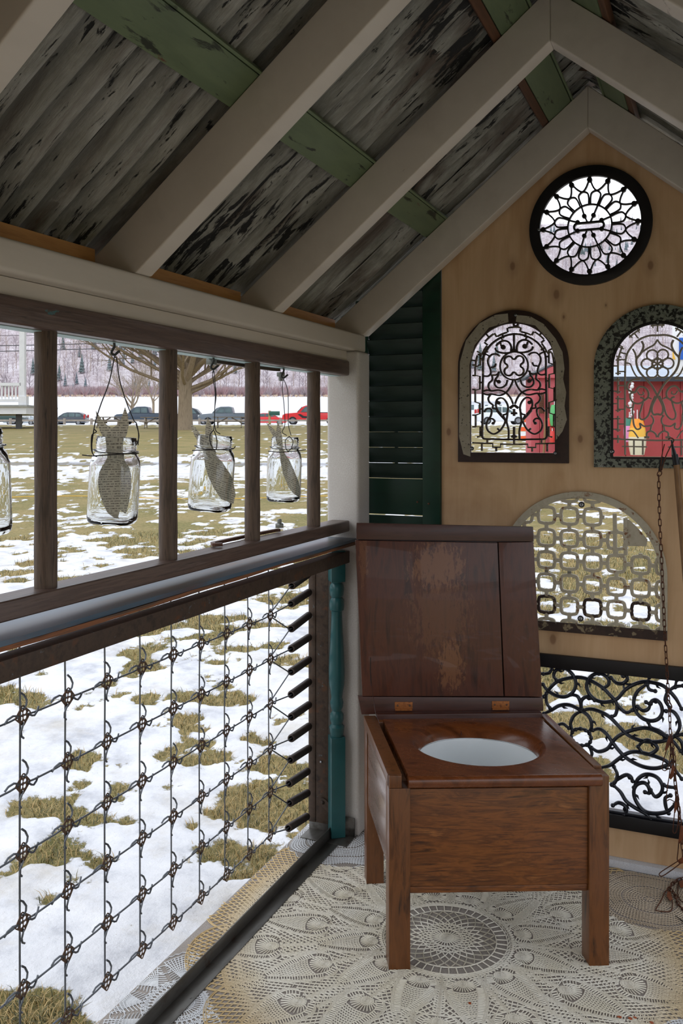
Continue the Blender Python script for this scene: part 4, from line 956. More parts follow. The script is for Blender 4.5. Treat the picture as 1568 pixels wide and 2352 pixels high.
def net(S, r0, r1, n, dr, twist=.5):
    r = r0; k = 0
    while r+dr <= r1+1e-6:
        for i in range(n):
            a = 2*PI*(i+.5*(k % 2))/n; h = PI/n
            S.append((pol(r, a), pol(r+dr, a+h))); S.append((pol(r, a), pol(r+dr, a-h)))
        r += dr; k += 1
def ring(S, r, n): add_line(S, [pol(r, 2*PI*i/n) for i in range(n)], True)
def spokes(S, r0, r1, n, off=0):
    for i in range(n): a = 2*PI*(i+off)/n; S.append((pol(r0, a), pol(r1, a)))
MC = (-.6225, 2.1019, .0006)
S = []
for r in (.004, .008, .012): ring(S, r, 18)
spokes(S, .001, .036, 26); ring(S, .020, 26); ring(S, .037, 30)
net(S, .037, .061, 26, .008); net(S, .061, .121, 26, .015); ring(S, .0615, 52); ring(S, .122, 52); net(S, .091, .121, 26, .015)
spokes(S, .122, .148, 44, .3); ring(S, .149, 60); ring(S, .155, 60)
for i in range(60): S.append((pol(.149, 2*PI*i/60), pol(.155, 2*PI*(i+1)/60)))
n1 = 12
def in_pine(x, y):
    for r0_, off, Ln_, hw_p in ((.170, 0, .142, .027), (.300, 15, .155, .033), (.412, 0, .150, .036)):
        an = math.degrees(math.atan2(y, x)); k = round((an+2-off)/30); aa = math.radians(-2+30*k+off); lx = x*math.cos(aa)+y*math.sin(aa)-r0_; ly = abs(-x*math.sin(aa)+y*math.cos(aa)); t = lx/Ln_
        if -.03 < t < 1.03 and ly < hw_p*(1-max(0, (t-.24)/.76)**1.5 if t < 1 else 0)+.013: return True
    return False
BGN = []
for (r0_, r1_, nn_) in ((.158, .300, 110), (.300, .42, 170), (.42, .56, 230)):
    net(BGN, r0_, r1_, nn_, .0085)
S += [s_ for s_ in BGN if not in_pine((s_[0][0]+s_[1][0])/2, (s_[0][1]+s_[1][1])/2)]
for k in range(n1):
    a = math.radians(-2+30*k); pineapple(S, .170, a, .142, .027)
    pineapple(S, .300, a+math.radians(15), .155, .033)
    pineapple(S, .412, a, .150, .036)
    # filler bars between neighbours
    for (r0_, r1_, aa, w0) in ((.158, .30, a+math.radians(15), .016), (.32, .41, a, .030), (.30, .41, a+math.radians(5.5), .0), (.47, .56, a+math.radians(15), .040)):
        m = int((r1_-r0_)/.008)
        for i in range(m):
            r = r0_+(r1_-r0_)*i/m; w_ = w0*.8/r if w0 else .02
            S.append((pol(r, aa-w_), pol(r+.004, aa))); S.append((pol(r+.004, aa), pol(r, aa+w_)))
        for q in (-1, 0, 1): S.append((pol(r0_, aa+q*.01), pol(r1_, aa+q*.01)))
ring(S, .16, 90); ring(S, .296, 120)
# open diamond net edge with scallops
for k in range(14):
    ac = 2*PI*k/14+.1
    for i in range(-9, 10):
        for j in range(-7, 8):
            x, y = i*.0150+(.0075 if j % 2 else 0), j*.0128
            rr2 = (x/.125)**2+(y/.085)**2
            if rr2 > 1: continue
            for dx, dy in ((.0075, .0128), (-.0075, .0128)):
                p = (x, y); q = (x+dx, y+dy)
                W_ = lambda p: pol(.545+p[1], ac+p[0]/.56)
                if p[1]+.545 > .50: S.append((W_(p), W_(q)))
    E_ = [pol(.545+.092*math.sin(t), ac+.135*math.cos(t)/.56) for t in np.linspace(-.2, PI+.2, 26)]
    add_line(S, E_); add_line(S, [(p[0]*.992, p[1]*.992, 0) for p in E_])
S2 = clip(S, MC, lambda x, y: onfloor(x, y) and math.hypot(x+1.06, y-2.50) > .185 and math.hypot(x+.175, y-2.49) > .150 and math.hypot(x-.11, y-1.83) > .262)
d = segs_mesh('crochet_doily', S2, THREAD, w=.0028, h=.0022, org=MC)
tag(d, 'huge cream crochet doily with rings of pineapple motifs spread under the commode chair', 'doily', 'crochet doilies covering the floor')
def dense(name, c, R, sect, m, label, zoff=.0006, scal=.012, mesh=.0072, w_=.0026, holes=0):
    S = []; r = .006; row = 0
    ring(S, .004, 10)
    while r < R:
        n = max(8, int(2*PI*r/(mesh)/sect)*sect or sect)
        rr_ = lambda a: r*(1+ (scal/ R)*(r/R)**3*math.cos(sect*a))
        P = [(rr_(2*PI*i/n)*math.cos(2*PI*i/n), rr_(2*PI*i/n)*math.sin(2*PI*i/n), 0) for i in range(n)]
        add_line(S, P, True)
        for i in range(n):
            a = 2*PI*(i+(.5 if row % 2 else 0))/n
            fr = (a*sect/(2*PI)) % 1
            if .42 < fr < .58 and r > R*.25 and row % 3 == 0: continue
            S.append((pol(rr_(a), a), pol(rr_(a)+mesh, a+.2*mesh/r)))
        r += mesh*(1.0 if (row % 7) else 1.7); row += 1
    add_line(S, [(math.cos(a)*(R+scal*.6+scal*abs(math.cos(sect*a))), math.sin(a)*(R+scal*.6+scal*abs(math.cos(sect*a))), 0) for a in np.linspace(0, 2*PI, 160)])
    c = (c[0], c[1], zoff); d = segs_mesh(name, clip(S, c, onfloor), m, w=w_, h=.0014, org=c); tag(d, label, 'doily', 'crochet doilies covering the floor'); return d
dense('crochet_doily', (-1.06, 2.50), .172, 8, THREADW, 'white close-knit crochet doily in the corner at the foot of the white post')
dense('crochet_doily', (-.175, 2.49), .140, 6, THREADB, 'beige round crochet doily by the scroll panel, under the loose chain end', scal=.006, w_=.0030)
dense('crochet_doily', (.11, 1.83), .245, 10, THREADW, 'off-white tightly worked crochet doily at the lower right corner of the floor', mesh=.0062, w_=.0028)
# white scalloped lace along the left edge, by the frame
S = []
for k in range(9):
    a = 2*PI*k/9
    for i in range(13):
        t = a-.30+.60*i/12; S.append((pol(.085, a), pol(.175-.012*abs(i-6)/6, t)))
    for r in np.arange(.095, .185, .0085): add_line(S, [pol(r-.02*abs(q-5)/5, a-.31+.62*q/10) for q in range(11)])
    add_line(S, [pol(.19-.02*abs(q-8)/8+.004*(q % 2), a-.34+.68*q/16) for q in range(17)])
    add_line(S, [(.135*math.cos(a+.35)+.016*math.cos(t), .135*math.sin(a+.35)+.016*math.sin(t), 0) for t in np.linspace(0, 2*PI, 12)])
for r in (.02, .03, .045, .06, .075, .085): ring(S, r, 40)
spokes(S, .005, .085, 40); net(S, .045, .085, 40, .01)
c = (-1.085, 1.63, .0006); d = segs_mesh('lace_doily', clip(S, c, lambda x, y: onfloor(x, y) and math.hypot(x-MC[0], y-MC[1]) > .60), THREADW, w=.0022, h=.0013, org=c)
tag(d, 'fine white lace doily with scalloped edge lying under the angle iron rail', 'doily', 'crochet doilies covering the floor')
# crumbs of leaf on the lace
for ci, (u, v) in enumerate(((1078,2305),(1422,2337),(1458,2338),(1496,2350),(1446,2340))):
    p = PZ(u, v, .0025); b = MB(); a0 = random.random()*6
    b.prism([(p.x+.006*random.uniform(.5, 1)*math.cos(a0+2*PI*k/7), p.y+.005*random.uniform(.5, 1)*math.sin(a0+2*PI*k/7), p.z+random.uniform(0, .001)) for k in range(7)], (0, 0, .001))
    o = b.build('leaf_crumb', mat('orange_dry_leaf', [(150,70,30),(180,90,44)], 60), None, org=p); tag(o, ('lone orange leaf crumb on the cream doily between the chair legs and the front', 'leftmost of the orange leaf crumbs by the right-hand white doily', 'orange leaf crumb in the middle of the cluster near the white doily', 'rightmost orange leaf crumb on the white doily edge', 'small orange leaf crumb just left of the middle one in the cluster')[ci], 'leaf', 'leaf crumbs on the lace')
# ================================================================ JARS HANGING FROM THE LADDER
def vplane(u, v, P0):     # pixel on the upright plane through P0 that faces the camera position
    n_ = Vector((P0[0], P0[1], 0)).normalized(); r = Vector(ray(u, v)); t = Vector(P0).xy.dot(n_.xy)/r.xy.dot(n_.xy); return Vector((0, 0, EYE))+r*t
def jar(u, vtop, vbot, tilt, yaw, label, hook_u, hook_v, fish, emb, wires, W=1.0):
    P0 = PX(u, (vtop+vbot)/2, XM); P0.z = 0
    top, bot = vplane(u, vtop, P0), vplane(u, vbot, P0); H_ = top.z-bot.z; k = H_/.178
    right = Vector((P0.y, -P0.x, 0)).normalized()
    base = bot.copy()
    pv = Vector((P0.x, P0.y, top.z))
    M = Matrix.Translation(pv)@Matrix.Rotation(tilt, 4, Vector((P0.x, P0.y, 0)).normalized())@Matrix.Translation((0, 0, -H_))@Matrix.Rotation(yaw, 4, 'Z')@Matrix.Scale(k, 4)
    J = E('glass_jar', M@Vector((0, 0, 0)), label, 'jar', 'glass jars hung from the ladder rail')
    def sq(a, z):
        f = 1.0 if z > .138 else min(1, (.138-z)/.02)
        c_ = (abs(math.cos(a))**4.2+abs(math.sin(a))**4.2)**(-1/4.2); return 1+(c_/1.07-1)*f
    o = [(.0, .004), (.026, .003), (.031, .000), (.0385, .001), (.0430, .006), (.0446, .014), (.0450, .03), (.0450, .120), (.0440, .130), (.0405, .139), (.0365, .144), (.0360, .147), (.0405, .149), (.0405, .151), (.0350, .1525)]
    for i in range(6): o.append((.0348+(.0018 if i % 2 else 0), .155+i*.0032))
    o += [(.0346, .1755), (.0350, .178), (.0330, .1785)]
    inn = [(.0318, .1765), (.0318, .150), (.0325, .144), (.0375, .136), (.0415, .128), (.0422, .118), (.0422, .03), (.0416, .016), (.0390, .0095), (.030, .0075), (.0, .009)]
    W_ = 1.0
    b = MB(); b.lathe([(r*W, z) for r, z in o+inn], 40, M, sq=lambda a, z: sq(a, z)); g = b.build('glass_body', GLASS, J, smooth=True, sharp=70)
    # vertical panels: ribs on the corners
    if emb:
        for txt, zz_, sz in emb:
            fc = bpy.data.curves.new('t', 'FONT'); fc.body = txt; fc.size = sz; fc.extrude = .0009; fc.align_x = 'CENTER'; fc.bevel_depth = .0003
            t = bpy.data.objects.new('t', fc); C.objects.link(t); bpy.context.view_layer.update()
            me = bpy.data.meshes.new_from_object(t.evaluated_get(bpy.context.evaluated_depsgraph_get())); bpy.data.objects.remove(t); bpy.data.curves.remove(fc)
            # lettering faces outward on the far side of the jar, so it reads mirrored through the glass
            dirn = M.to_3x3().inverted()@Vector((P0.x, P0.y, 0)).normalized(); an = math.atan2(dirn.y, dirn.x); an = round(an/(PI/2))*PI/2
            TM = M@Matrix.Rotation(an+PI/2, 4, 'Z')@Matrix.Translation((0, -.0426*W, zz_))@Matrix.Rotation(PI/2, 4, 'X')
            b = MB(); b.add([TM@v.co for v in me.vertices], [tuple(p.vertices) for p in me.polygons]); l = b.build('embossed_lettering', GLASS, J); l['label'] = 'raised glass lettering on the far side'
    # wire round the neck, handle
    Wn = [M@Vector((.0368*W*math.cos(a), .0368*W*math.sin(a), .1455)) for a in np.linspace(0, 2*PI, 25)[:-1]]
    MB().tube(Wn, .0009, 6, closed=True).build('neck_wire', HWIRE, J, smooth=True)
    hp = vplane(hook_u, hook_v, P0)
    for wpath in wires:
        P = [vplane(a, c, P0)+Vector((-P0.x, -P0.y, 0)).normalized()*off for a, c, off in wpath]
        MB().tube(cr(P, 5), .0011, 6).build('handle_wire', HWIRE, J, smooth=True)
    # paper fish
    if fish:
        out, yw = fish
        P = [vplane(a, c, P0) for a, c in out]
        nrm = Vector((P0.x, P0.y, 0)).normalized()
        cx_ = sum((p for p in P), Vector())/len(P)
        P = cr(P, 1, True) if False else P
        b = MB(); b.prism(P, nrm*.0006); f = b.build('paper_fish', PAPER, None, org=cx_)
        me = f.data; uv = me.uv_layers.new(name='UV')
        for lp in me.loops:
            q = me.vertices[lp.vertex_index].co; d_ = q.dot(right); ca, sa = math.cos(yw), math.sin(yw)
            uv.data[lp.index].uv = (d_*ca+q.z*sa+.5, -d_*sa+q.z*ca+.5)
        return J, f
    return J, None
def smooth_outline(pts, sharp):
    return pts
def hook(u, v0, v1, s=1.0, label=''):
    x0 = PX(u, v0, XM); k = s
    P = [(0, 0, .012), (0, 0, -.004), (0, .001, -.016), (0, -.004, -.028), (0, -.009, -.038), (0, -.0085, -.047), (0, -.002, -.0505), (0, .005, -.048), (0, .012, -.041), (0, .020, -.034)]
    z0 = 1.4275; zl = PX(u, v1, XM).z; sc_ = (z0-zl)/.0505
    a = Vector((x0.y, -x0.x, 0)).normalized()
    pts = [Vector((XM, x0.y, z0))+a*p[1]*sc_*1.1+Vector((0, 0, p[2]*sc_ if p[2] < 0 else 0)) for p in P]
    o = MB().tube(cr(pts, 3), .0026, 8).build('ceiling_hook', HOOKM, None, smooth=True, org=pts[0]); o.name = 'screw_hook'
    tag(o, label, 'hook', 'hooks screwed under the top ladder rail'); return pts
hook(262, 770, 815, label='dark bent steel hook holding the wide jar with the broad paper fish')
hook(490, 808, 848, label='dark bent steel hook holding the middle jar, left of the rusty clamp bar')
hook(651, 842, 868, label='short dark hook below the clamp nut, holding the jar with the slim fish')
f1 = [(220,943),(232,962),(245,976),(258,984),(268,976),(279,960),(287,935),(293,952),(296,975),(291,998),(285,1010),(283,1030),(286,1048),(296,1068),(303,1092),(304,1120),(299,1150),(290,1182),(276,1172),(272,1190),(276,1198),(262,1192),(248,1180),(238,1160),(228,1130),(225,1110),(228,1085),(240,1062),(246,1048),(245,1030),(242,1014),(230,992),(223,970)]
f2 = [(438,974),(449,982),(462,1001),(470,1006),(472,980),(476,958),(484,972),(488,992),(488,1020),(500,1045),(520,1075),(535,1105),(541,1135),(536,1158),(524,1154),(508,1146),(490,1120),(478,1095),(471,1070),(468,1045),(460,1022),(446,1000)]
f3 = [(611,970),(620,978),(634,991),(637,968),(634,962),(644,982),(648,1005),(650,1030),(662,1052),(676,1080),(685,1110),(689,1138),(686,1144),(676,1136),(662,1118),(650,1090),(644,1060),(640,1030),(632,1010),(620,990)]
w1 = [[(263,818,0),(262,824,.004),(250,880,.004),(232,928,.006),(221,965,.03),(216,990,.035),(212,1020,.035),(213,1040,.034)], [(263,820,0),(268,826,.004),(274,870,.004),(288,918,.006),(306,965,.03),(312,972,.03),(317,995,.034),(316,1022,.036)],
      [(216,985,.03),(222,992,.034),(212,1000,.036),(211,1030,.036),(216,1044,.036),(224,1048,.036)], [(190,1044,.038),(215,1046,.038),(260,1043,.040),(318,1040,.037)], [(312,975,.03),(318,1000,.035),(313,1020,.036)]]
w2 = [[(490,850,0),(488,862,.002),(494,900,.004),(493,940,.004),(492,970,.01),(490,990,.034)], [(490,850,0),(493,870,.004),(496,910,.004),(493,940,.006),(494,985,.02),(505,997,.03)], [(490,988,.036),(482,1000,.037),(484,1020,.037),(492,1030,.036),(497,1028,.036),(498,1010,.036),(492,990,.036)],
      [(442,1034,.03),(470,1033,.038),(500,1032,.038),(533,1030,.034),(540,1024,.034)]]
w3 = [[(651,870,0),(648,890,.003),(652,930,.004),(654,975,.01),(648,992,.02),(658,1000,.03)], [(651,870,0),(660,895,.003),(662,930,.004),(662,975,.01),(668,1000,.03)], [(664,1002,.034),(655,1012,.036),(657,1030,.036),(662,1036,.036),(670,1025,.036),(672,1012,.036),(664,1002,.034)],
      [(616,1036,.03),(650,1038,.037),(690,1034,.035),(702,1032,.035)]]
j1, fo1 = jar(269, 1004, 1203, .055, .40, 'clear glass jar with a broad paper fish, hung between the two left rungs', 262, 815, (f1, 0), None, w1, 1.12)
j2, fo2 = jar(494, 1000, 1174, .075, .15, 'clear glass jar embossed with mirrored letters, slanting paper fish, in the middle', 490, 848, (f2, -.35), [('MASON', .026, .020), ('GENUINE', .058, .013), ('ALL', .088, .017)], w2, 1.08)
j3, fo3 = jar(655, 1004, 1152, .03, .1, 'smallest-looking clear glass jar with a slim dark paper fish, right-hand bay', 651, 868, (f3, .5), [('MASON', .03, .016)], w3, 1.0)
for fo, nm in ((fo1, 'broad paper fish cut from a printed page, tail up, in the left jar'), (fo2, 'slanting paper fish cut from a printed page, in the middle jar'), (fo3, 'slim paper fish cut from a printed page, in the right-hand jar')): tag(fo, nm, 'paper fish', 'paper fish in the hanging jars')
w0 = [[(-62,760,0),(-68,860,.004),(-90,960,.03),(-100,1000,.036)], [(-62,760,0),(-56,860,.004),(-20,960,.03),(-12,1000,.036)]]
jar(-57, 985, 1232, -.03, .3, 'clear glass jar cut off by the left edge of the photo', -62, 760, None, None, w0, 1.1)
hook(-62, 720, 758, label='dark bent steel hook of the jar at the far left edge')
# ---- clamps
def clamp(name, u0, u1, v0, v1, nutu, nutv, top, label):
    K_ = E(name, PX((u0+u1)/2, (v0+v1)/2, XM), label, 'clamp', 'rusty clamps bolted over the third rung')
    z = 1.4225 if top else .9860
    ya, yb = PX(u0, v0, XM).y, PX(u1, v1, XM).y; xx = XM-.030
    P = [(xx+.004, ya, z), (xx, ya+.03, z), (xx-.001, (ya+yb)/2, z), (xx+.004, yb-.03, z), (xx+.012, yb, z)]
    if not top: P = [(xx+.034, ya+.004, z+.001), (xx+.018, ya-.008, z+.001)]+[(xx+.004, ya+.012, z)]+P[1:]
    b = MB(); b.tube(cr([Vector(p) for p in P], 4), .0068, 4, flat=.8, up=(0, 0, 1)); b.build('bar', RUST if top else mat('rusty_red_brown_bar', [(74,48,38),(110,76,60)], 40, rough=.4, metal=.3, bump=.3), K_, bevel=.001)
    p = Vector((xx+.008, PX(nutu, nutv, XM-.02).y, z)); s_ = -1 if top else 1
    b = MB(); b.lathe([(.0125, 0), (.0125, .010), (.010, .012), (0, .012)], 6, Matrix.Translation(p+Vector((0, 0, s_*.0055)))@(Matrix.Rotation(PI, 4, 'X') if top else Matrix.Identity(4))); b.build('hex_nut', NUT, K_, bevel=.0006)
    b = MB(); b.lathe([(.0060, 0), (.0060, .022), (.004, .024), (0, .024)], 10, Matrix.Translation(p+Vector((0, 0, s_*.0055)))@(Matrix.Rotation(PI, 4, 'X') if top else Matrix.Identity(4))); b.build('bolt', NUT, K_, smooth=True, sharp=40)
    if top:
        p2 = Vector((xx+.004, ya+.004, z)); b = MB(); b.box(p2-Vector((.008, .012, .010)), p2+Vector((.008, .012, .004))); b.build('end_block', NUT, K_, bevel=.002)
clamp('iron_clamp', 505, 655, 818, 836, 646, 845, True, 'rusty flat clamp bar with a hanging nut under the top ladder rail')
clamp('iron_clamp', 505, 655, 1224, 1205, 643, 1196, False, 'rusty curved clamp bar with an upright bolt on the lower ladder rail')
# ================================================================ POLE AND CHAIN
YC = 2.585
top = PY(1541, 1014, 2.615); bot = Vector((.012, 2.50, .0)); fer0 = PY(1549, 1046, 2.612)
PO = E('leaning_pole', bot, 'wooden pole with black metal point leaning against the right-hand arched grille', 'pole')
dd = (Vector((PY(1568,1240,2.60)))-PY(1553,1064,2.611)); dd.normalize(); P1 = PY(1553, 1064, 2.611)
bot = P1+dd*((.0-P1.z)/dd.z); bot.y = 2.50
MB().tube([P1, P1+(bot-P1)*.5, bot], [.0085, .0100, .0105], 12).build('shaft', HANDLEW, PO, smooth=True)
MB().tube([PY(1549, 1044, 2.612), P1+(bot-P1)*.004], [.0088, .0092], 12).build('ferrule', BLACKM, PO, smooth=True)
MB().tube([PY(1541.5, 1011, 2.613), PY(1545, 1030, 2.612), PY(1549, 1046, 2.612)], [.0022, .0045, .0065], 10).build('point', BLACKM, PO, smooth=True)
CH = E('hanging_chain', PY(1529, 1500, YC), 'rusty brown chain with wire loops hanging beside the scroll panel down to the lace', 'chain')
MB().tube(cr([PY(1534,1009,YC), PY(1540,1006,YC), PY(1546,1009,YC), PY(1546,1014,YC), PY(1538,1028,YC), PY(1527,1052,YC), PY(1519,1080,YC)], 4), .0016, 6).build('wire_loop', CHAINM, CH, smooth=True)
MB().tube(cr([PY(1525.5,1020,YC), PY(1521,1038,YC), PY(1518,1060,YC), PY(1516,1080,YC)], 3), .0014, 6).build('wire_loop', CHAINM, CH, smooth=True)
def blade(pts, y, par, nm='swivel_plate', th=.002):
    b = MB(); b.prism([PY(u, v, y) for u, v in pts], (0, th, 0)); return b.build(nm, LEATHER, par, bevel=.0004)
blade([(1518,1048),(1527,1050),(1521,1078),(1516,1085),(1511,1082),(1514,1062)], YC, CH).data.materials[0] = BLACKM
MB().tube(cr([PY(1513,1082,YC), PY(1509,1088,YC), PY(1510,1093,YC), PY(1515,1093,YC), PY(1519,1088,YC), PY(1518,1082,YC)], 3, True), .0014, 6, closed=True).build('link', CHAINM, CH, smooth=True)
lnk = None
def link_at(a, b_, rot):
    global lnk
    d = b_-a; L_ = d.length+.0036; M = Matrix.Translation((a+b_)/2)@d.to_track_quat('Z', 'Y').to_matrix().to_4x4()@Matrix.Rotation(rot, 4, 'Z')
    if lnk is None:
        P = []; w_ = .0037; hl = .5
        for i in range(7): t = PI*i/6; P.append((w_*math.cos(t), 0, .0068+w_*math.sin(t)))
        for i in range(7): t = PI+PI*i/6; P.append((w_*math.cos(t), 0, -.0068+w_*math.sin(t)))
        lnk = MB().tube(P, .0013, 6, closed=True).build('link', CHAINM, CH, smooth=True); lnk.data.transform(Matrix.Translation(ORG[CH.name]))
        o = lnk
    else: o = lnk.copy(); C.objects.link(o)
    o.parent = CH; o.matrix_local = Matrix.Translation(-ORG[CH.name])@M@Matrix.Diagonal((1, 1, L_/.0210, 1))
def chain(path, pitch=.0174):
    P = cr([Vector(p) for p in path], 10); acc = [0]
    for i in range(1, len(P)): acc.append(acc[-1]+(P[i]-P[i-1]).length)
    n = int(acc[-1]/pitch); pts = []
    for k in range(n+1):
        s_ = k*pitch; i = max(j for j in range(len(acc)) if acc[j] <= s_+1e-9); i = min(i, len(P)-2); f_ = (s_-acc[i])/max(1e-9, acc[i+1]-acc[i]); pts.append(P[i].lerp(P[i+1], min(1, f_)))
    for k in range(n): link_at(pts[k], pts[k+1], (k % 2)*PI/2+random.uniform(-.25, .25)+.4)
chain([PY(u, v, YC) for u, v in ((1512,1092),(1514,1180),(1518,1270),(1522,1360),(1526,1450),(1530,1520),(1534,1590),(1536,1625))])
MB().tube(cr([PY(1534,1596,YC), PY(1532,1604,YC), PY(1537,1612,YC), PY(1542,1622,YC), PY(1540,1628,YC), PY(1535,1626,YC)], 3), .0018, 6).build('swivel', CHAINM, CH, smooth=True)
chain([PY(u, v, YC) for u, v in ((1537,1630),(1539,1680),(1543,1730),(1549,1790),(1555,1840),(1560,1880),(1566,1940),(1572,1990))])
chain([PY(u, v, YC-.012) for u, v in ((1540,1690),(1548,1740),(1550,1800),(1558,1850),(1562,1900))])
def stringer(path, bl, y=YC-.006):
    S_ = E if False else None
    P = cr([PY(u, v, y) for u, v in path], 5, True); MB().tube(P, .0013, 6, closed=True).build('wire_snap', CHAINM, CH, smooth=True)
    blade(bl, y-.002, CH)
stringer([(1536,1690),(1530,1722),(1521,1755),(1520,1766),(1527,1770),(1534,1762),(1538,1740),(1539,1710)], [(1537,1690),(1541,1700),(1536,1715),(1529,1726),(1526,1722),(1530,1706)])
stringer([(1541,1752),(1536,1785),(1532,1810),(1530,1838),(1538,1836),(1552,1842),(1556,1828),(1552,1790),(1548,1760)], [(1543,1757),(1549,1762),(1546,1784),(1540,1791),(1536,1787),(1539,1775)], YC-.014)
stringer([(1552,1825),(1549,1860),(1546,1895),(1545,1910),(1549,1914),(1554,1906),(1557,1880),(1556,1845)], [(1553,1830),(1557,1836),(1554,1858),(1550,1868),(1547,1862),(1549,1845)], YC-.010)
stringer([(1564,1896),(1559,1930),(1556,1960),(1555,1975),(1562,1980),(1570,1965),(1572,1930)], [(1563,1897),(1570,1898),(1569,1925),(1561,1938),(1557,1935),(1560,1915)], YC-.016)
def floor_loop(path, bl, z=.006):
    P = cr([PZ(u, v, z) for u, v in path], 5, True); MB().tube(P, .0015, 6, closed=True).build('wire_snap', CHAINM, CH, smooth=True)
    b = MB(); b.prism([PZ(u, v, z+.002) for u, v in bl], (0, 0, .002)); b.build('swivel_plate', LEATHER, CH, bevel=.0004)
P = cr([PY(1566,1972,2.58), PY(1545,1985,2.57), PY(1516,2004,2.56), PY(1515,2011,2.56), PY(1523,2011,2.56), PY(1548,1994,2.57), PY(1568,1978,2.58)], 5); MB().tube(P, .0014, 6).build('wire_snap', CHAINM, CH, smooth=True)
blade([(1556,1976),(1568,1968),(1574,1975),(1566,1984),(1558,1983)], 2.565, CH)
floor_loop([(1529,2046),(1518,2068),(1506,2088),(1510,2092),(1528,2094),(1540,2092),(1544,2078),(1540,2055)], [(1532,2048),(1540,2050),(1544,2066),(1538,2070),(1531,2060)])
chain([PZ(u, v, .007) for u, v in ((1534,2045),(1546,2028),(1560,2020),(1576,2015))])
chain([PZ(u, v, .006) for u, v in ((1536,2040),(1550,2055),(1556,2075),(1570,2090),(1590,2100))])
floor_loop([(1560,2025),(1556,2050),(1562,2068),(1580,2072),(1590,2050),(1580,2028)], [(1558,2026),(1572,2022),(1575,2035),(1562,2040)])
MB().tube([PZ(1551,2103,.005), PZ(1575,2122,.004), PZ(1590,2130,.004)], [.001, .0015, .0015], 6).build('spike', BLACKM, CH, smooth=True)
# ================================================================ OUTDOORS
def fdist(x, y): return -x*SY+y*CY
def gz(x, y):
    w_ = -x*SY+y*CY
    return float(gzw(np.array([w_]))[0])
def gzw(w_):
    return np.interp(w_, [-60, 3, 75, 120, 455, 520, 1150, 1500], [-.2, -.2, 1.99, 2.30, 19.9, 24, 262, 270])
def hashn(ix, iy, s): 
    h = np.sin(ix*127.1+iy*311.7+s*74.7)*43758.5453; return h-np.floor(h)
def vnoise(x, y, s=0):
    ix, iy = np.floor(x), np.floor(y); fx, fy = x-ix, y-iy; fx = fx*fx*(3-2*fx); fy = fy*fy*(3-2*fy)
    return (hashn(ix, iy, s)*(1-fx)+hashn(ix+1, iy, s)*fx)*(1-fy)+(hashn(ix, iy+1, s)*(1-fx)+hashn(ix+1, iy+1, s)*fx)*fy
def fbm(x, y, o=4, s=0):
    r = 0; a = .5; t = 0
    for k in range(o): r = r+a*vnoise(x*2**k, y*2**k, s+k); t += a; a *= .55
    return r/t
def snowmask(x, y):
    w_ = -x*SY+y*CY; l_ = x*CY+y*SY
    n = fbm(x*4.2+3, y*4.2, 5, 1)*.66+fbm(x*1.3, y*1.3+9, 3, 7)*.34
    thr = np.interp(w_, [-1, .8, 1.5, 6, 9, 13, 18, 19.5, 22, 22.6, 24, 25.2, 27, 33, 60, 70, 74, 78], [.40, .40, .595, .575, .485, .425, .405, .60, .68, .45, .45, .66, .42, .34, .30, .34, .60, .9])
    thr = thr+np.interp(l_/np.maximum(w_, 1), [-.1, .0, .25], [0, .07, .10])*(w_ > 22)
    thr = thr-.055*np.clip(l_/1.0, 0, 1)*((w_ > 2) & (w_ < 12))
    m = 1/(1+np.exp(-(thr-n)*46))
    m = np.where(w_ > 74, np.maximum(m, np.clip((w_-74)/6, 0, 1)), m)
    return m
def pathmask(x, y):
    w_ = -x*SY+y*CY+.5*np.sin((x*CY+y*SY)*.12)
    return np.clip(1-np.abs(w_-23.1)/.7, 0, 1)*(np.abs(w_-23.1) < .7)
az = np.radians(np.concatenate([np.linspace(-80, 42, 620), np.linspace(42, 280, 90)[1:]]))
rad = np.concatenate([np.exp(np.linspace(math.log(1.15), math.log(20), 380)), np.exp(np.linspace(math.log(20), math.log(1500), 200))[1:]])
A, R = np.meshgrid(az, rad); X = R*np.sin(A); Y = R*np.cos(A)
snow = snowmask(X, Y); W_ = -X*SY+Y*CY
Z = gzw(np.maximum(W_, .75*R-200))+snow*.022*np.clip(W_/2, 0, 1)*(W_ < 40)+(fbm(X*3.1, Y*3.1, 3, 4)-.5)*.03
WE = np.maximum(W_, .75*R-200); hill = np.clip((WE-500)/120, 0, 1); Z = Z+hill*((fbm(X/210., Y/210., 4, 21)-.5)*120*np.clip((WE-500)/500, 0, 1)+(fbm(X/45., Y/45., 3, 5)-.5)*14)
ok = W_ > -40
V = np.stack([X, Y, Z], -1).reshape(-1, 3); nr, nc = X.shape
idx = np.arange(nr*nc).reshape(nr, nc); F = np.stack([idx[:-1, :-1], idx[:-1, 1:], idx[1:, 1:], idx[1:, :-1]], -1).reshape(-1, 4)
inside_ = (V[:, 0] > -1.19) & (V[:, 0] < .48) & (V[:, 1] < 2.68)
V[inside_, 2] -= .06
me = bpy.data.meshes.new('ground'); me.vertices.add(len(V)); me.vertices.foreach_set('co', V.astype(np.float32).ravel())
me.loops.add(F.size); me.loops.foreach_set('vertex_index', F.ravel().astype(np.int32)); me.polygons.add(len(F)); me.polygons.foreach_set('loop_start', np.arange(len(F), dtype=np.int32)*4)
me.update(calc_edges=True); me.polygons.foreach_set('use_smooth', [True]*len(F))
ca = me.color_attributes.new('mask', 'FLOAT_COLOR', 'POINT'); col = np.ones((len(V), 4), np.float32)
col[:, 0] = snow.ravel(); col[:, 1] = pathmask(X, Y).ravel(); col[:, 2] = np.clip((WE-455)/30, 0, 1).ravel(); ca.data.foreach_set('color', col.ravel())
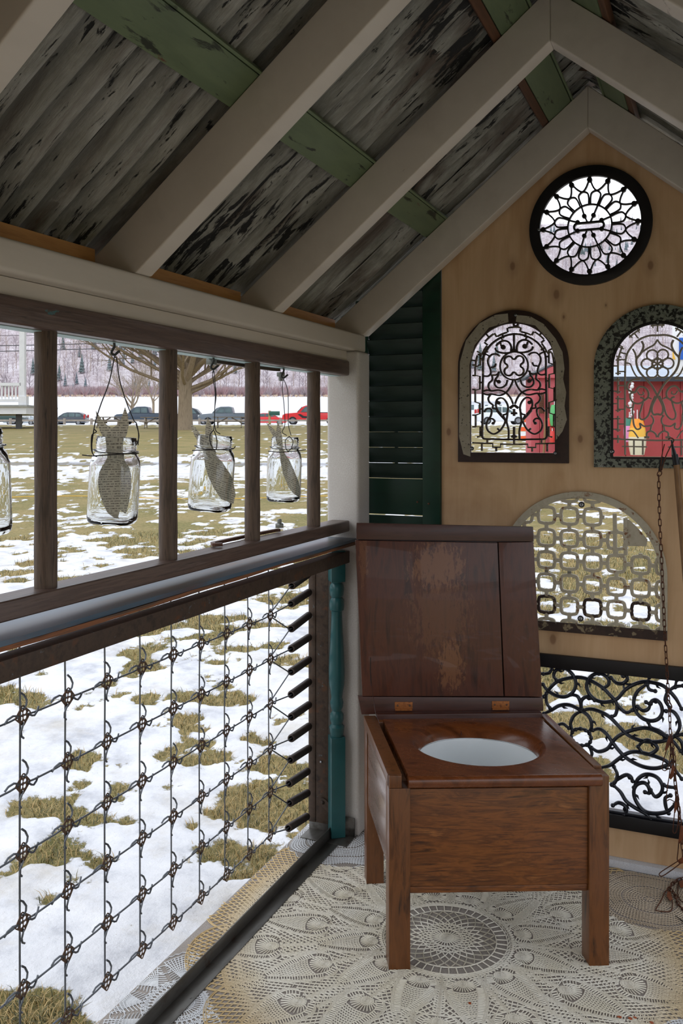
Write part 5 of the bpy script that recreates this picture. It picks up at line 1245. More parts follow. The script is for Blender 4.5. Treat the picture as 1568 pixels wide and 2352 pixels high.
def groundmat():
    m = bpy.data.materials.new('snowy_grass_ground'); m.use_nodes = True; nt = m.node_tree; b = nt.nodes['Principled BSDF']
    at = nt.nodes.new('ShaderNodeAttribute'); at.attribute_name = 'mask'; sp = nt.nodes.new('ShaderNodeSeparateColor'); nt.links.new(at.outputs['Color'], sp.inputs[0])
    t = nt.nodes.new('ShaderNodeTexCoord').outputs['Object']
    g1 = ramp(nt, noise(nt, t, 26, 8, .75), [(.33, lin((72,72,44))), (.45, lin((112,104,66))), (.58, lin((158,140,98))), (.7, lin((190,172,128)))])
    g2_ = ramp(nt, noise(nt, t, .9, 4, .6), [(.35, lin((118,118,66))), (.6, lin((166,148,100)))])
    grass = mixc(nt, .5, g1, g2_)
    sn = math_(nt, 'ADD', sp.outputs[0], math_(nt, 'MULTIPLY', math_(nt, 'SUBTRACT', noise(nt, t, 20, 10, .78), .5), 1.9))
    sn = ramp(nt, sn, [(.43, (0, 0, 0)), (.57, (1, 1, 1))])
    white = ramp(nt, noise(nt, t, 5, 7, .65), [(.3, lin((190,192,200))), (.48, lin((228,229,234))), (.7, lin((244,244,247)))])
    dirt = ramp(nt, noise(nt, t, 2.3, 7, .7), [(.50, (0, 0, 0)), (.68, (1, 1, 1))])
    white = mixc(nt, math_(nt, 'MULTIPLY', dirt, .5), white, lin((196,186,168)))
    sk = ramp(nt, noise(nt, t, 34, 9, .75, .4), [(.64, (0, 0, 0)), (.69, (1, 1, 1))])
    white = mixc(nt, math_(nt, 'MULTIPLY', sk, .7), white, lin((128,118,80)))
    c = mixc(nt, sn, grass, white)
    c = mixc(nt, sp.outputs[1], c, lin((142,144,152)))
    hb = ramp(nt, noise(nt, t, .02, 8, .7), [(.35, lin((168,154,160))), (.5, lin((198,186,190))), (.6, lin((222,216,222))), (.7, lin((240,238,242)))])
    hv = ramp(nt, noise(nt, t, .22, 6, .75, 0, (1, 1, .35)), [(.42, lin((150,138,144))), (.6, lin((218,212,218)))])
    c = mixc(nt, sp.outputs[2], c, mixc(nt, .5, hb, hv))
    nt.links.new(c, b.inputs['Base Color']); b.inputs['Roughness'].default_value = .75; b.inputs['Specular IOR Level'].default_value = .2
    bn = nt.nodes.new('ShaderNodeBump'); bn.inputs['Strength'].default_value = .5; bn.inputs['Distance'].default_value = .05
    nt.links.new(math_(nt, 'ADD', noise(nt, t, 9, 8, .7), math_(nt, 'MULTIPLY', sn, .6)), bn.inputs['Height']); nt.links.new(bn.outputs[0], b.inputs['Normal']); return m
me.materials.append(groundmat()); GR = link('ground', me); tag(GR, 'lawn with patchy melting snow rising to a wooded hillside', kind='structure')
def scatter(name, tv, tf, pos, scl, rot, mi, mats, label, cat=None, par=None):
    tv = np.array(tv, float); tf = np.array(tf); N = len(pos); n = len(tv)
    c, s_ = np.cos(rot)[:, None], np.sin(rot)[:, None]; sc_ = scl if scl.ndim == 2 else np.stack([scl]*3, 1)
    x = tv[None, :, 0]*sc_[:, 0:1]; y = tv[None, :, 1]*sc_[:, 1:2]; z = tv[None, :, 2]*sc_[:, 2:3]
    V = np.stack([x*c-y*s_, x*s_+y*c, z], -1)+pos[:, None, :]
    F = (tf[None]+(np.arange(N)*n)[:, None, None]).reshape(-1, tf.shape[1])
    me = bpy.data.meshes.new(name); me.vertices.add(N*n); me.vertices.foreach_set('co', V.astype(np.float32).ravel())
    me.loops.add(F.size); me.loops.foreach_set('vertex_index', F.ravel().astype(np.int32)); me.polygons.add(len(F)); me.polygons.foreach_set('loop_start', np.arange(len(F), dtype=np.int32)*tf.shape[1])
    for m in mats: me.materials.append(m)
    me.polygons.foreach_set('material_index', np.repeat(mi, len(tf)).astype(np.int32)); me.update(calc_edges=True)
    o = link(name, me, par); tag(o, label, cat, kind='stuff'); return o
# ---- grass blades on the bare patches near the shed
N = 330000
r = np.exp(rng.uniform(math.log(2.1), math.log(11), N)); a = np.radians(rng.uniform(-62, 22, N)); x = r*np.sin(a); y = r*np.cos(a)
sm = snowmask(x, y); keep = (sm < .5) & ~((x > -1.26) & (x < .6) & (y < 2.75)) & (rng.random(N) < np.clip(1.6-2.2*sm, 0, 1)); x, y, r = x[keep], y[keep], r[keep]
x, y, r = x[:110000], y[:110000], r[:110000]; N = len(x)
pos = np.stack([x, y, gzw(-x*SY+y*CY)+.000], 1)
tv = [(-.0022, 0, 0), (.0022, 0, 0), (.0016, .018, .022), (-.0016, .018, .022), (.0, .048, .030)]
tf = [(0, 1, 2), (0, 2, 3), (3, 2, 4)]
GM = [mat('straw_blade', [(170,142,88),(196,170,116)], 4, bump=0), mat('olive_blade', [(104,98,56),(130,118,70)], 4, bump=0), mat('dark_green_blade', [(62,66,42),(84,86,56)], 4, bump=0)]
mi = rng.choice([0, 0, 1, 2], N); sc_ = (rng.uniform(.4, .95, N)*np.clip(r/5, .8, 1.3))
scatter('grass_tufts', tv, tf, pos, np.stack([sc_, sc_*rng.uniform(.3, 1.5, N), sc_*rng.uniform(.5, 1.7, N)], 1), rng.uniform(0, 6.28, N), mi, GM, 'straw and green grass blades poking through the snow', 'grass')
# ---- hillside trees
HIL = []
def hz(x, y):
    w_ = -x*SY+y*CY; z = gzw(w_); h = np.clip((w_-500)/120, 0, 1); return z+h*((fbm(x/210., y/210., 4, 21)-.5)*120*np.clip((w_-500)/500, 0, 1)+(fbm(x/45., y/45., 3, 5)-.5)*14)
def polar(N, r0, r1, a0=-66, a1=30): 
    w_ = rng.uniform(r0**.7, r1**.7, N)**(1/.7); t = np.tan(np.radians(rng.uniform(a0+23.3, a1+23.3, N)))*w_; return -SY*w_+CY*t, CY*w_+SY*t
x, y = polar(11000, 505, 1160, -64, 22)
tv = []; tf = []
def tri(a, b_, w_): 
    a, b_ = Vector(a), Vector(b_); n = len(tv); tv.extend([(a.x-w_, a.y, a.z), (a.x+w_, a.y, a.z), tuple(b_)]); tf.append((n, n+1, n+2))
tri((0, 0, 0), (0, 0, 10), .22)
for k in range(9):
    an = k*2.4; h = 2.5+.6*k; ln = 3.3-.12*k; tri((0, 0, h), (ln*math.cos(an), ln*math.sin(an), h+2.8+.1*k), .13)
HM = [mat('bare_hill_tree_grey', [(138,128,134),(156,146,152)], 1, bump=0), mat('bare_hill_tree_mauve', [(152,138,144),(168,154,160)], 1, bump=0), mat('bare_hill_tree_tan', [(172,156,148),(186,170,162)], 1, bump=0)]  # bare tree colours lightened to imitate haze
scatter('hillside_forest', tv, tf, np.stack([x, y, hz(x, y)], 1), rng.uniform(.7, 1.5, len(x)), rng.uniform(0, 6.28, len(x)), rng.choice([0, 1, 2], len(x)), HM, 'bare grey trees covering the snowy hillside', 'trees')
tv = []; tf = []
for (z0, z1, r_) in ((.8, 5, 2.3), (2.4, 6.6, 1.95), (4.2, 8.2, 1.6), (6, 9.8, 1.2), (7.6, 11.4, .8)):
    n = len(tv); tv += [(r_*(1 if k % 2 else .72)*math.cos(k*PI/4), r_*(1 if k % 2 else .72)*math.sin(k*PI/4), z0-(.4 if k % 2 else 0)) for k in range(8)]+[(0, 0, z1)]
    tf += [(n+k, n+(k+1) % 8, n+8) for k in range(8)]
x, y = polar(1600, 490, 1160, -64, 22); k_ = fbm(x/90., y/90., 3, 31)+.12*(-x*SY+y*CY > 950) > .53; x, y = x[k_], y[k_]
CM = [mat('hazed_blue_green_conifer', [(92,108,116),(110,124,130)], 1, bump=0), mat('hazed_conifer', [(80,96,98),(98,112,112)], 1, bump=0)]  # conifer greens paled and blued, haze put into the colour
scatter('hillside_conifers', tv, tf, np.stack([x, y, hz(x, y)], 1), rng.uniform(.45, 1.15, len(x)), rng.uniform(0, 6.28, len(x)), rng.choice([0, 1], len(x)), CM, 'blue-green conifers with haze in their colour, scattered over the hillside', 'trees')
tv = []; tf = []
for k in range(16):
    an = k*2.39996; e = .35+.08*(k % 7); tri((0, 0, 0), (2.0*e*math.cos(an), 2.0*e*math.sin(an), 3.0-.9*e), .10)
x, y = polar(5200, 448, 520, -64, 22)
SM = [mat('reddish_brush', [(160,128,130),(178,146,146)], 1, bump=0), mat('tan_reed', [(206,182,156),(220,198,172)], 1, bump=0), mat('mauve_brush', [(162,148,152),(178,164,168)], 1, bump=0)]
wd = -x*SY+y*CY; mi = np.where(wd < 466, 1, rng.choice([0, 2], len(x)))
scl = np.where(mi == 1, .55, rng.uniform(1.2, 2.4, len(x)))
scatter('lakeside_brush', tv, tf, np.stack([x, y, gzw(wd)], 1), scl, rng.uniform(0, 6.28, len(x)), mi, SM, 'tan reeds and reddish brush along the far edge of the snowy field', 'shrubs')
# ---- bare trees
BARK = mat('grey_brown_bark', [(112,98,80),(150,134,112),(128,112,92)], 3, (3, 3, .5), rough=.8, bump=.5, bdist=.05)
TWIG = mat('pale_twig', [(136,122,108),(160,146,130)], 2, rough=.8, bump=0)
def bare_tree(name, base, H_, r0, label, limbs, depth, seed, spread=1.0, low=()):
    R_ = random.Random(seed); root = E(name, base, label, 'tree'); bt = MB(); tw = MB(); 
    def grow(p, d, L_, r_, lev):
        n = 5 if lev < 2 else 4; pts = [Vector(p)]; rr = [r_]; d = Vector(d).normalized()
        for i in range(n-1):
            d = (d+Vector((R_.uniform(-1, 1), R_.uniform(-1, 1), R_.uniform(-.5, .8)))*(.14+.05*lev)+Vector((0, 0, .06 if lev < 3 else -.03))).normalized()
            pts.append(pts[-1]+d*L_/(n-1)); rr.append(r_*(1-.68*(i+1)/(n-1)))
        (bt if lev < 3 else tw).tube(pts, rr, 6 if lev < 2 else 4 if lev < 3 else 3, cap=False)
        if lev >= depth: return
        kids = 6 if lev < 3 else 4
        for k in range(kids):
            t = .28+.72*(k+R_.random()*.6)/kids; i = min(n-2, int(t*(n-1))); q = pts[i].lerp(pts[i+1], t*(n-1)-i)
            ax = Vector((R_.uniform(-1, 1), R_.uniform(-1, 1), R_.uniform(-.35, .7))).normalized()
            nd_ = (d*.9+ax*.75).normalized()
            grow(q, nd_, L_*R_.uniform(.5, .72), rr[i]*R_.uniform(.5, .62), lev+1)
    b0 = Vector(base); hT = H_*.20
    trunk = MB(); P = [b0-Vector((0, 0, .3)), b0+Vector((0, 0, .25)), b0+Vector((0, 0, hT*.5)), b0+Vector((.03, 0, hT)), b0+Vector((.1, 0, hT*1.5))]
    trunk.tube(P, [r0*1.45, r0*1.1, r0*.94, r0*.92, r0*.5], 12); trunk.build('trunk', BARK, root, smooth=True)
    for k in range(limbs):
        an = 2*PI*k/limbs+R_.uniform(-.3, .3); el_ = R_.uniform(.55, 1.25)
        d = Vector((math.cos(an)*math.cos(el_)*spread, math.sin(an)*math.cos(el_)*spread, math.sin(el_)))
        grow(b0+Vector((0, 0, hT*R_.uniform(.85, 1.35))), d, H_*.42, r0*.48, 1 if depth < 5 else 1)
    for (h, an, L_, up_) in low:
        grow(b0+Vector((0, 0, h)), Vector((math.cos(an), math.sin(an), up_)), L_, r0*.27, 1)
    o = bt.build('branches', BARK, root, smooth=True); o['kind'] = 'stuff'; o = tw.build('twigs', TWIG, root); o['kind'] = 'stuff'
    return root
def gp(u, dep, dz=0):
    p = PD(u, 995, dep); p.z = gz(p.x, p.y)+dz; return p
aR = math.atan2(SY, CY)
bare_tree('bare_tree', gp(425, 58), 17, .48, 'big spreading bare tree with a thick ribbed trunk beyond the lawn', 11, 5, 5, 1.25,
          low=((2.6, aR+PI, 7.5, .42), (3.0, aR+PI+.3, 8, .55), (3.4, aR+PI-.5, 8, .75), (2.3, aR, 5.5, .30), (2.9, aR+.2, 6.5, .62), (3.3, aR-.5, 6.5, .8), (3.6, aR+PI-.9, 8, .9))+tuple((2.6+.16*k, aR+k*2.4, 7.5-.12*k, .25+.05*k) for k in range(14)))
bare_tree('bare_tree', gp(303, 128), 11, .28, 'slim forked bare tree behind the dark blue pickup truck', 6, 4, 11, 1.0)
bare_tree('bare_tree', gp(352, 150), 11, .22, 'thin bare tree between the forked tree and the big trunk', 5, 4, 17, .9)
# ---- porch on the left
WP = mat('white_porch_paint', [(226,228,232),(238,240,243)], 3, rough=.6, bump=0)
PRg = E('white_porch', gp(10, 60), 'white porch corner with square column, baluster railing and raised deck, far left', 'porch'); dp = 60
def pb(nm, u0, v0, u1, v1, d0=dp, th=.3, par=PRg, m=WP):
    a, c = PD(u0, v1, d0), PD(u1, v0, d0); r_ = Vector((CY, SY, 0)); f_ = Vector((-SY, CY, 0)); wd = (c-a).dot(r_); hh = c.z-a.z
    b = MB(); b.prism([a, a+r_*wd, a+r_*wd+Vector((0, 0, hh)), a+Vector((0, 0, hh))], f_*th); return b.build(nm, m, par)
pb('column', 44, 500, 56, 926, th=.36); pb('column_base', 42, 910, 60, 931, dp-.05, .5)
pb('column', -170, 500, -156, 926, th=.36); pb('column', 44, 500, 56, 926, dp+5, .36); pb('column', -170, 500, -156, 926, dp+5, .36)
pb('top_rail', -160, 879, 48, 886); pb('bottom_rail', -160, 917, 48, 923)
for k in range(26): pb('railing_baluster', 42-k*8, 886, 45.5-k*8, 917, dp+.1, .06)
pb('deck_edge', -300, 930, 62, 934, dp-.2, 6.5, m=mat('grey_deck_edge', [(150,152,150),(170,172,170)], 3, bump=0)); pb('deck_fascia', -300, 934, 60, 951, dp, 6)
for u in (36, -60, -160): pb('deck_pier', u, 951, u+10, 990, dp+.3, .4, m=mat('dark_pier', [(50,50,50),(70,70,70)], 3, bump=0))
b = MB(); a = PD(-300, 500, dp-.4); c = PD(64, 478, dp-.4); r_ = Vector((CY, SY, 0)); f_ = Vector((-SY, CY, 0)); wd = (c-a).dot(r_)
b.prism([a, a+r_*wd, a+r_*wd+Vector((0, 0, .7)), a+Vector((0, 0, .7))], f_*6.6); b.prism([a+Vector((0, 0, .7)), a+r_*wd+Vector((0, 0, .7)), a+r_*wd*.5+f_*3+Vector((0, 0, 3))], f_*.1); b.build('roof_beam', WP, PRg)
# ---- vehicles
TYRE = mat('black_tyre', [(22,22,24),(34,34,36)], 5, bump=0); RIM = mat('grey_wheel_rim', [(120,122,126),(150,152,156)], 5, rough=.4, metal=.5, bump=0)
CGL = mat('car_window_glass', [(66,84,88),(110,132,134)], .7, rough=.12, bump=0, coat=.5); LAMPR = mat('red_tail_lamp', [(170,30,30),(190,44,40)], 5, rough=.3, bump=0); LAMPW = mat('clear_head_lamp', [(214,216,214),(230,232,230)], 5, rough=.3, bump=0); CTRIM = mat('black_car_trim', [(26,28,30),(40,42,44)], 5, bump=0)
def carpaint(nm, c): return mat(nm, [c, tuple(min(255, x+8) for x in c)], 1, rough=.25, bump=0, coat=.7)
def vehicle(name, kind, u, dep, paint, label, face=-1, yaw=0, L_=None, deco=False):
    p = gp(u, dep); root = E(name, p, label, 'car'); r_ = Vector((CY, SY, 0))*face
    M = Matrix.Translation(p)@Matrix.Rotation(math.atan2(r_.y, r_.x)+yaw, 4, 'Z')
    if kind == 'pickup':
        L0, wd = 5.8, 1.9; body = [(-2.9,.55),(-2.9,1.18),(-.75,1.20),(.55,1.20),(1.25,1.22),(2.6,1.10),(2.85,.95),(2.9,.60),(2.8,.42),(-2.75,.42)]
        cab = [(-.78,1.17),(-.62,1.86),(-.3,1.92),(.55,1.90),(.85,1.80),(1.42,1.20)]; wins = [[(-.55,1.25),(-.48,1.78),(.10,1.80),(.10,1.25)],[(.18,1.25),(.18,1.80),(.62,1.78),(1.08,1.25)]]; wx = (-1.85, 1.85); wr_ = .40
    elif kind == 'suv':
        L0, wd = 4.5, 1.8; body = [(-2.2,.45),(-2.25,1.0),(-1.9,1.08),(1.0,1.05),(1.9,.95),(2.2,.78),(2.25,.45),(2.1,.30),(-2.1,.30)]
        cab = [(-2.1,1.0),(-1.85,1.45),(-1.4,1.64),(.1,1.66),(.5,1.56),(1.25,1.02)]; wins = [[(-1.75,1.10),(-1.55,1.42),(-1.0,1.52),(-.95,1.08)],[(-.85,1.08),(-.85,1.53),(-.1,1.54),(-.1,1.08)],[(0,1.08),(0,1.54),(.35,1.50),(.95,1.08)]]; wx = (-1.35, 1.35); wr_ = .34
    else:
        L0, wd = 4.5, 1.75; body = [(-2.2,.45),(-2.2,.92),(-1.4,1.0),(1.0,.98),(1.9,.85),(2.2,.70),(2.25,.42),(2.1,.28),(-2.1,.28)]
        cab = [(-1.7,.96),(-1.0,1.38),(-.6,1.45),(.2,1.44),(1.15,.96)]; wins = [[(-1.3,1.02),(-.85,1.34),(-.35,1.38),(-.35,1.02)],[(-.28,1.02),(-.28,1.38),(.15,1.37),(.85,1.02)]]; wx = (-1.35, 1.38); wr_ = .32
    k = (L_ or L0)/L0
    S3 = lambda x, y, z: M@Vector((x*k, y*k, z*k))
    def pr(nm, pts, y0, y1, m, par=root, bv=.05):
        b = MB(); b.prism([S3(x, y0, z) for x, z in pts], (M.to_3x3()@Vector((0, (y1-y0)*k, 0)))); return b.build(nm, m, par, bevel=bv)
    bd = pr('body', body, -wd/2, wd/2, paint); 
    if kind == 'pickup':
        pr('bed_rail', [(-2.88,1.17),(-2.88,1.23),(-.8,1.23),(-.8,1.17)], -wd/2, wd/2, CTRIM, bv=0)
    pr('cabin', cab, -wd/2+.14, wd/2-.14, paint, bv=.08)
    for wn_ in wins:
        for s_ in (-1, 1): pr('side_window', wn_, s_*(wd/2-.15), s_*(wd/2-.11), CGL, bv=0)
    fw = cab[-1]; ft = cab[-2]; b = MB(); b.add([S3(fw[0]-.02, -wd/2+.2, fw[1]+.03), S3(fw[0]-.02, wd/2-.2, fw[1]+.03), S3(ft[0]+.06, wd/2-.28, ft[1]-.04), S3(ft[0]+.06, -wd/2+.28, ft[1]-.04),
        S3(fw[0]+.03, -wd/2+.2, fw[1]+.05), S3(fw[0]+.03, wd/2-.2, fw[1]+.05), S3(ft[0]+.11, wd/2-.28, ft[1]-.02), S3(ft[0]+.11, -wd/2+.28, ft[1]-.02)], [(0,1,2,3),(4,5,6,7),(0,1,5,4),(1,2,6,5),(2,3,7,6),(3,0,4,7)]); b.build('windscreen', CGL, root)
    for x in wx:
        for s_ in (-1, 1):
            c0 = S3(x, s_*(wd/2-.20), wr_); MW = Matrix.Translation(c0)@M.to_quaternion().to_matrix().to_4x4()@Matrix.Rotation(-PI/2*s_, 4, 'X')
            b = MB(); b.lathe([(.0, .0), (wr_*k*.98, .0), (wr_*k, .05), (wr_*k, .20), (wr_*k*.94, .23), (wr_*k*.66, .23), (wr_*k*.66, .20), (0, .20)], 20, MW); wh = b.build('wheel', TYRE, root, smooth=True, sharp=40)
            b = MB(); b.lathe([(0, .2), (wr_*k*.62, .2), (wr_*k*.60, .235), (wr_*k*.2, .215), (0, .22)], 10, MW); b.build('wheel_rim', RIM, wh)
    for s_ in (-1, 1):
        xf = body[5][0]; b = MB(); q = S3(2.25 if kind != 'pickup' else 2.75, s_*(wd/2-.28), .78 if kind != 'pickup' else .92)
        b.box((-.13*k, -.25*k, -.10*k), (.13*k, .27*k, .10*k), Matrix.Translation(q)@M.to_quaternion().to_matrix().to_4x4()); b.build('head_lamp', LAMPW, root, bevel=.02)
        q = S3(-2.12 if kind != 'pickup' else -2.86, s_*(wd/2-.10), 1.12 if kind == 'suv' else .85); b = MB(); b.box((-.10*k, -.08*k, -.28*k if kind == 'suv' else -.12*k), (.10*k, .11*k, .25*k if kind == 'suv' else .12*k), Matrix.Translation(q)@M.to_quaternion().to_matrix().to_4x4()); b.build('tail_lamp', LAMPR, root, bevel=.02)
    if deco:
        for s_ in (-1, 1): pr('side_decal', [(1.35,1.02),(.9,.66),(-.1,.62),(-.1,.80),(.75,.86),(1.1,1.06)], s_*(wd/2+.005), s_*(wd/2+.012), CTRIM, bv=0)
    return root
DK = carpaint('charcoal_car_paint', (52,58,68)); GY = carpaint('grey_car_paint', (96,106,114)); RD = carpaint('red_car_paint', (214,40,44)); NV = carpaint('dark_blue_car_paint', (44,60,76)); WT = carpaint('white_car_paint', (226,230,232)); GN = carpaint('dark_green_car_paint', (40,74,70)); SV = carpaint('silver_car_paint', (160,170,176))
vehicle('parked_car', 'suv', 160, 112, DK, 'charcoal hatchback car with tall red tail lamps, alone on the snow', -1)
vehicle('parked_car', 'sedan', 52, 112, SV, 'silver car half hidden by the leftmost rung', -1)
vehicle('parked_car', 'sedan', 5, 84, GN, 'dark green car under the white porch deck', 1)
vehicle('pickup_truck', 'pickup', 330, 92, NV, 'dark blue pickup truck parked behind the picnic tables', -1)
vehicle('pickup_truck', 'pickup', 432, 97, DK, 'black pickup truck mostly hidden behind the big tree trunk', 1)
vehicle('pickup_truck', 'pickup', 521, 92, GY, 'grey crew cab pickup truck beyond the middle jar', -1)
vehicle('parked_car', 'sedan', 616, 105, RD, 'small red car behind the green mailbox', 1)
vehicle('pickup_truck', 'pickup', 716, 87, RD, 'bright red pickup truck with a black side decal', -1, deco=True)
vehicle('parked_car', 'suv', 1150, 78, WT, 'white van-like car seen through the left arched grille', 1)
vehicle('parked_car', 'sedan', 905, 95, NV, 'blue car glimpsed through the shutter slats', 1)
# ---- road, low rail, tables, mailbox
WOODG = mat('grey_weathered_planks', [(140,130,118),(166,156,144)], 3, rough=.8, bump=0)
def strip_poly(nm, d0, d1, u0, u1, m, lift):
    b = MB(); n = 40; v = []
    for i in range(n+1):
        u = u0+(u1-u0)*i/n
        for d_ in (d0, d1): p = gp(u, d_, lift); v.append(p)
    b.add(v, [(2*i, 2*i+1, 2*i+3, 2*i+2) for i in range(n)]); o = b.build(nm, m); tag(o, 'wet grey road beyond the lawn', kind='structure'); return o
strip_poly('road', 80, 84.5, -900, 2200, mat('wet_grey_road', [(118,122,128),(146,150,156)], .5, rough=.5, bump=0), .06)
RF = E('rail_fence', gp(420, 77), 'low wooden rail on short posts between lawn and parked cars', 'fence')
us = list(range(-100, 800, 62))
for u in us: b = MB(); p = gp(u, 77); b.box(p-Vector((.08, .08, .2)), p+Vector((.08, .08, .55))); b.build('post', WOODG, RF)
for a, c in zip(us, us[1:]): MB().beam(gp(a, 77, .36), gp(c, 77, .36), .09, .16).build('rail', WOODG, RF)
def picnic(u, dep, yaw, label):
    p = gp(u, dep); T_ = E('picnic_table', p, label, 'table', 'picnic tables on the lawn edge'); M = Matrix.Translation(p)@Matrix.Rotation(math.atan2(SY, CY)+yaw, 4, 'Z')
    for k in range(5): MB().box((-1.2, -.36+k*.15, .74), (1.2, -.23+k*.15, .79), M).build('top_plank', WOODG, T_)
    for s_ in (-1, 1):
        for j in range(2): MB().box((-1.2, s_*.72-.14+j*.15, .43), (1.2, s_*.72-.01+j*.15, .48), M).build('bench_plank', WOODG, T_)
        for t in (-1, 1): MB().beam(M@Vector((s_*.85, t*.75, 0)), M@Vector((s_*.85, t*.2, .74)), .06, .12).build('leg', WOODG, T_)
        MB().beam(M@Vector((s_*.85, -.85, .38)), M@Vector((s_*.85, .85, .38)), .06, .12).build('cross_bar', WOODG, T_)
        MB().beam(M@Vector((s_*.8, 0, .38)), M@Vector((s_*.15, 0, .72)), .05, .08).build('brace', WOODG, T_)
picnic(363, 62, .1, 'grey picnic table just left of the big tree'); picnic(258, 64, -.2, 'grey picnic table behind the broad paper fish'); picnic(527, 64, .1, 'grey picnic table in front of the grey pickup truck')
MBX = E('mailbox', gp(622, 84), 'green mailbox on a tan wooden post beside the red pickup truck', 'mailbox'); p = gp(619, 84)
MB().box(p-Vector((.09, .09, .1)), p+Vector((.09, .09, 1.35))).build('post', mat('tan_post', [(176,140,90),(190,156,104)], 3, bump=0), MBX)
q = gp(630, 84, 1.0); M = Matrix.Translation(q)@Matrix.Rotation(math.atan2(SY, CY), 4, 'Z'); b = MB(); b.prism([M@Vector((-.5, .2*math.cos(t), .16*math.sin(t)+.14)) for t in np.linspace(0, PI, 9)]+[M@Vector((-.5, -.2, -.1)), M@Vector((-.5, .2, -.1))], M.to_3x3()@Vector((1.0, 0, 0))); b.build('box', mat('green_mailbox', [(40,84,70),(52,98,82)], 3, bump=0), MBX)
# power lines
PWM = mat('dark_cable', [(70,66,68),(84,80,82)], 3, bump=0)
UP = []
for (u0, v0, u1, v1, lb) in ((-400, 812, 800, 771, 'lowest and thickest dark power cable crossing behind the leftmost rung'), (-400, 797, 800, 762, 'second dark power cable, just above the lowest'), (-400, 771, 800, 745, 'third power cable, close under the ladder rail')):
    P = []
    for i in range(25): t = i/24; P.append(PD(u0+(u1-u0)*t, v0+(v1-v0)*t+10*math.sin(PI*t), 118))
    o = MB().tube(P, .065 if v0 > 790 else .035, 5).build('power_cable', PWM, None, org=P[0]); tag(o, lb, 'cable', 'power cables over the far field')
for u in (-400, 800):
    o = MB().tube([gp(u, 118.6, -.3), gp(u, 118.6, 16)], [.17, .12], 8).build('utility_pole', BARK, None, org=gp(u, 118.6)); tag(o, 'wooden utility pole holding the %s ends of the power cables' % ('left' if u < 0 else 'right'), 'pole')
# ---- things seen through the grilles of the back wall
REDB = mat('red_barn_boards', [(158,56,60),(176,70,72),(166,62,66)], 1.2, rough=.6, bump=.1); ROOFB = mat('blue_grey_metal_roof', [(150,164,182),(176,188,204)], 1, rough=.35, metal=.2, bump=0); DARKR = mat('dark_roof_edge', [(40,46,54),(58,64,72)], 2, bump=0)
def block(nm, par, u0, u1, dep, z0, z1, th, m, bv=.01):
    a = PD(u0, 995, dep); c = PD(u1, 995, dep); r_ = Vector((CY, SY, 0)); f_ = Vector((-SY, CY, 0)); wd = (c-a).dot(r_); a.z = z0
    b = MB(); b.prism([a, a+r_*wd, a+r_*wd+Vector((0, 0, z1-z0)), a+Vector((0, 0, z1-z0))], f_*th); return b.build(nm, m, par, bevel=bv)
BN = E('red_barn', gp(1500, 15), 'red boarded barn with blue-grey metal roof behind the right arched grille', 'barn')
gb = gz(*gp(1500, 15).xy); zt = EYE+(995-868)/FPX*15
for k in range(14): block('wall_board', BN, 1395+k*42, 1395+k*42+41.0, 15+(.015 if k % 2 else 0), gb-.2, zt, .05, REDB)
block('wall', BN, 1396, 1980, 15.06, gb-.2, zt, 3.2, REDB)
r_ = Vector((CY, SY, 0)); f_ = Vector((-SY, CY, 0)); a = PD(1380, 872, 14.75); wd = (PD(1990, 872, 14.75)-a).dot(r_)
b = MB(); b.prism([a, a+Vector((0, 0, .045)), a+f_*1.9+Vector((0, 0, .38)), a+f_*3.8+Vector((0, 0, .045)), a+f_*3.8, a+f_*1.9+Vector((0, 0, .33))], r_*wd); b.build('roof', ROOFB, BN)
b = MB(); b.prism([a-f_*.02-Vector((0, 0, .03)), a-f_*.02+Vector((0, 0, .05)), a+Vector((0, 0, .05)), a-Vector((0, 0, .03))], r_*wd); b.build('roof_edge', DARKR, BN)
for s_ in (0, 1): 
    q = a+r_*(wd if s_ else .12); b = MB(); b.prism([q-Vector((0, 0, .0)), q+f_*1.9+Vector((0, 0, .33)), q+f_*3.8], r_*.05); b.build('gable', REDB, BN)
BO = E('red_booth', gp(1257, 16), 'narrow pinkish-red wooden booth with dark gabled roof, seen through the left arched grille', 'booth'); PINKR = mat('faded_red_boards', [(188,84,92),(204,102,108)], 1.4, rough=.6, bump=.1)
gb = gz(*gp(1257, 16).xy); ze = EYE+(995-866)/FPX*16; zp = EYE+(995-840)/FPX*16
for k in range(5): block('wall_board', BO, 1219+k*20, 1219+k*20+19.2, 16+(.012 if k % 2 else 0), gb-.1, ze, .03, PINKR, .003)
block('wall', BO, 1220, 1318, 16.04, gb-.1, ze, .5, PINKR)
a = PD(1212, 868, 15.92); c = PD(1326, 868, 15.92); mm = (a+c)/2; mm.z = zp
b = MB(); b.prism([a, mm, c], f_*.10); b.build('gable', PINKR, BO)
for q in (a, c): b = MB(); dv = (q-mm); b.prism([mm+Vector((0, 0, .03)), q+dv*.1+Vector((0, 0, .03)), q+dv*.1-Vector((0, 0, .02)), mm-Vector((0, 0, .02))], f_*.75-f_*.0); b.build('roof_slope', DARKR, BO)
o = MB().tube([PD(1242, 1045, 15.6)-Vector((0, 0, .85)), PD(1256, 905, 15.85)], .022, 8).build('leaning_stick', HANDLEW, None, org=PD(1242, 1045, 15.6)); tag(o, 'brown wooden stick leaning on the narrow red booth', 'stick')
WV = E('woven_panel', PD(1243, 945, 15.9), 'brown woven splint panel hung on the narrow red booth', 'basket')
for k in range(9): block('splint', WV, 1238, 1249, 15.93-(.01 if k % 2 else 0), EYE+(995-948+k*5)/FPX*15.9, EYE+(995-944.5+k*5)/FPX*15.9, .02, HANDLEW, 0)
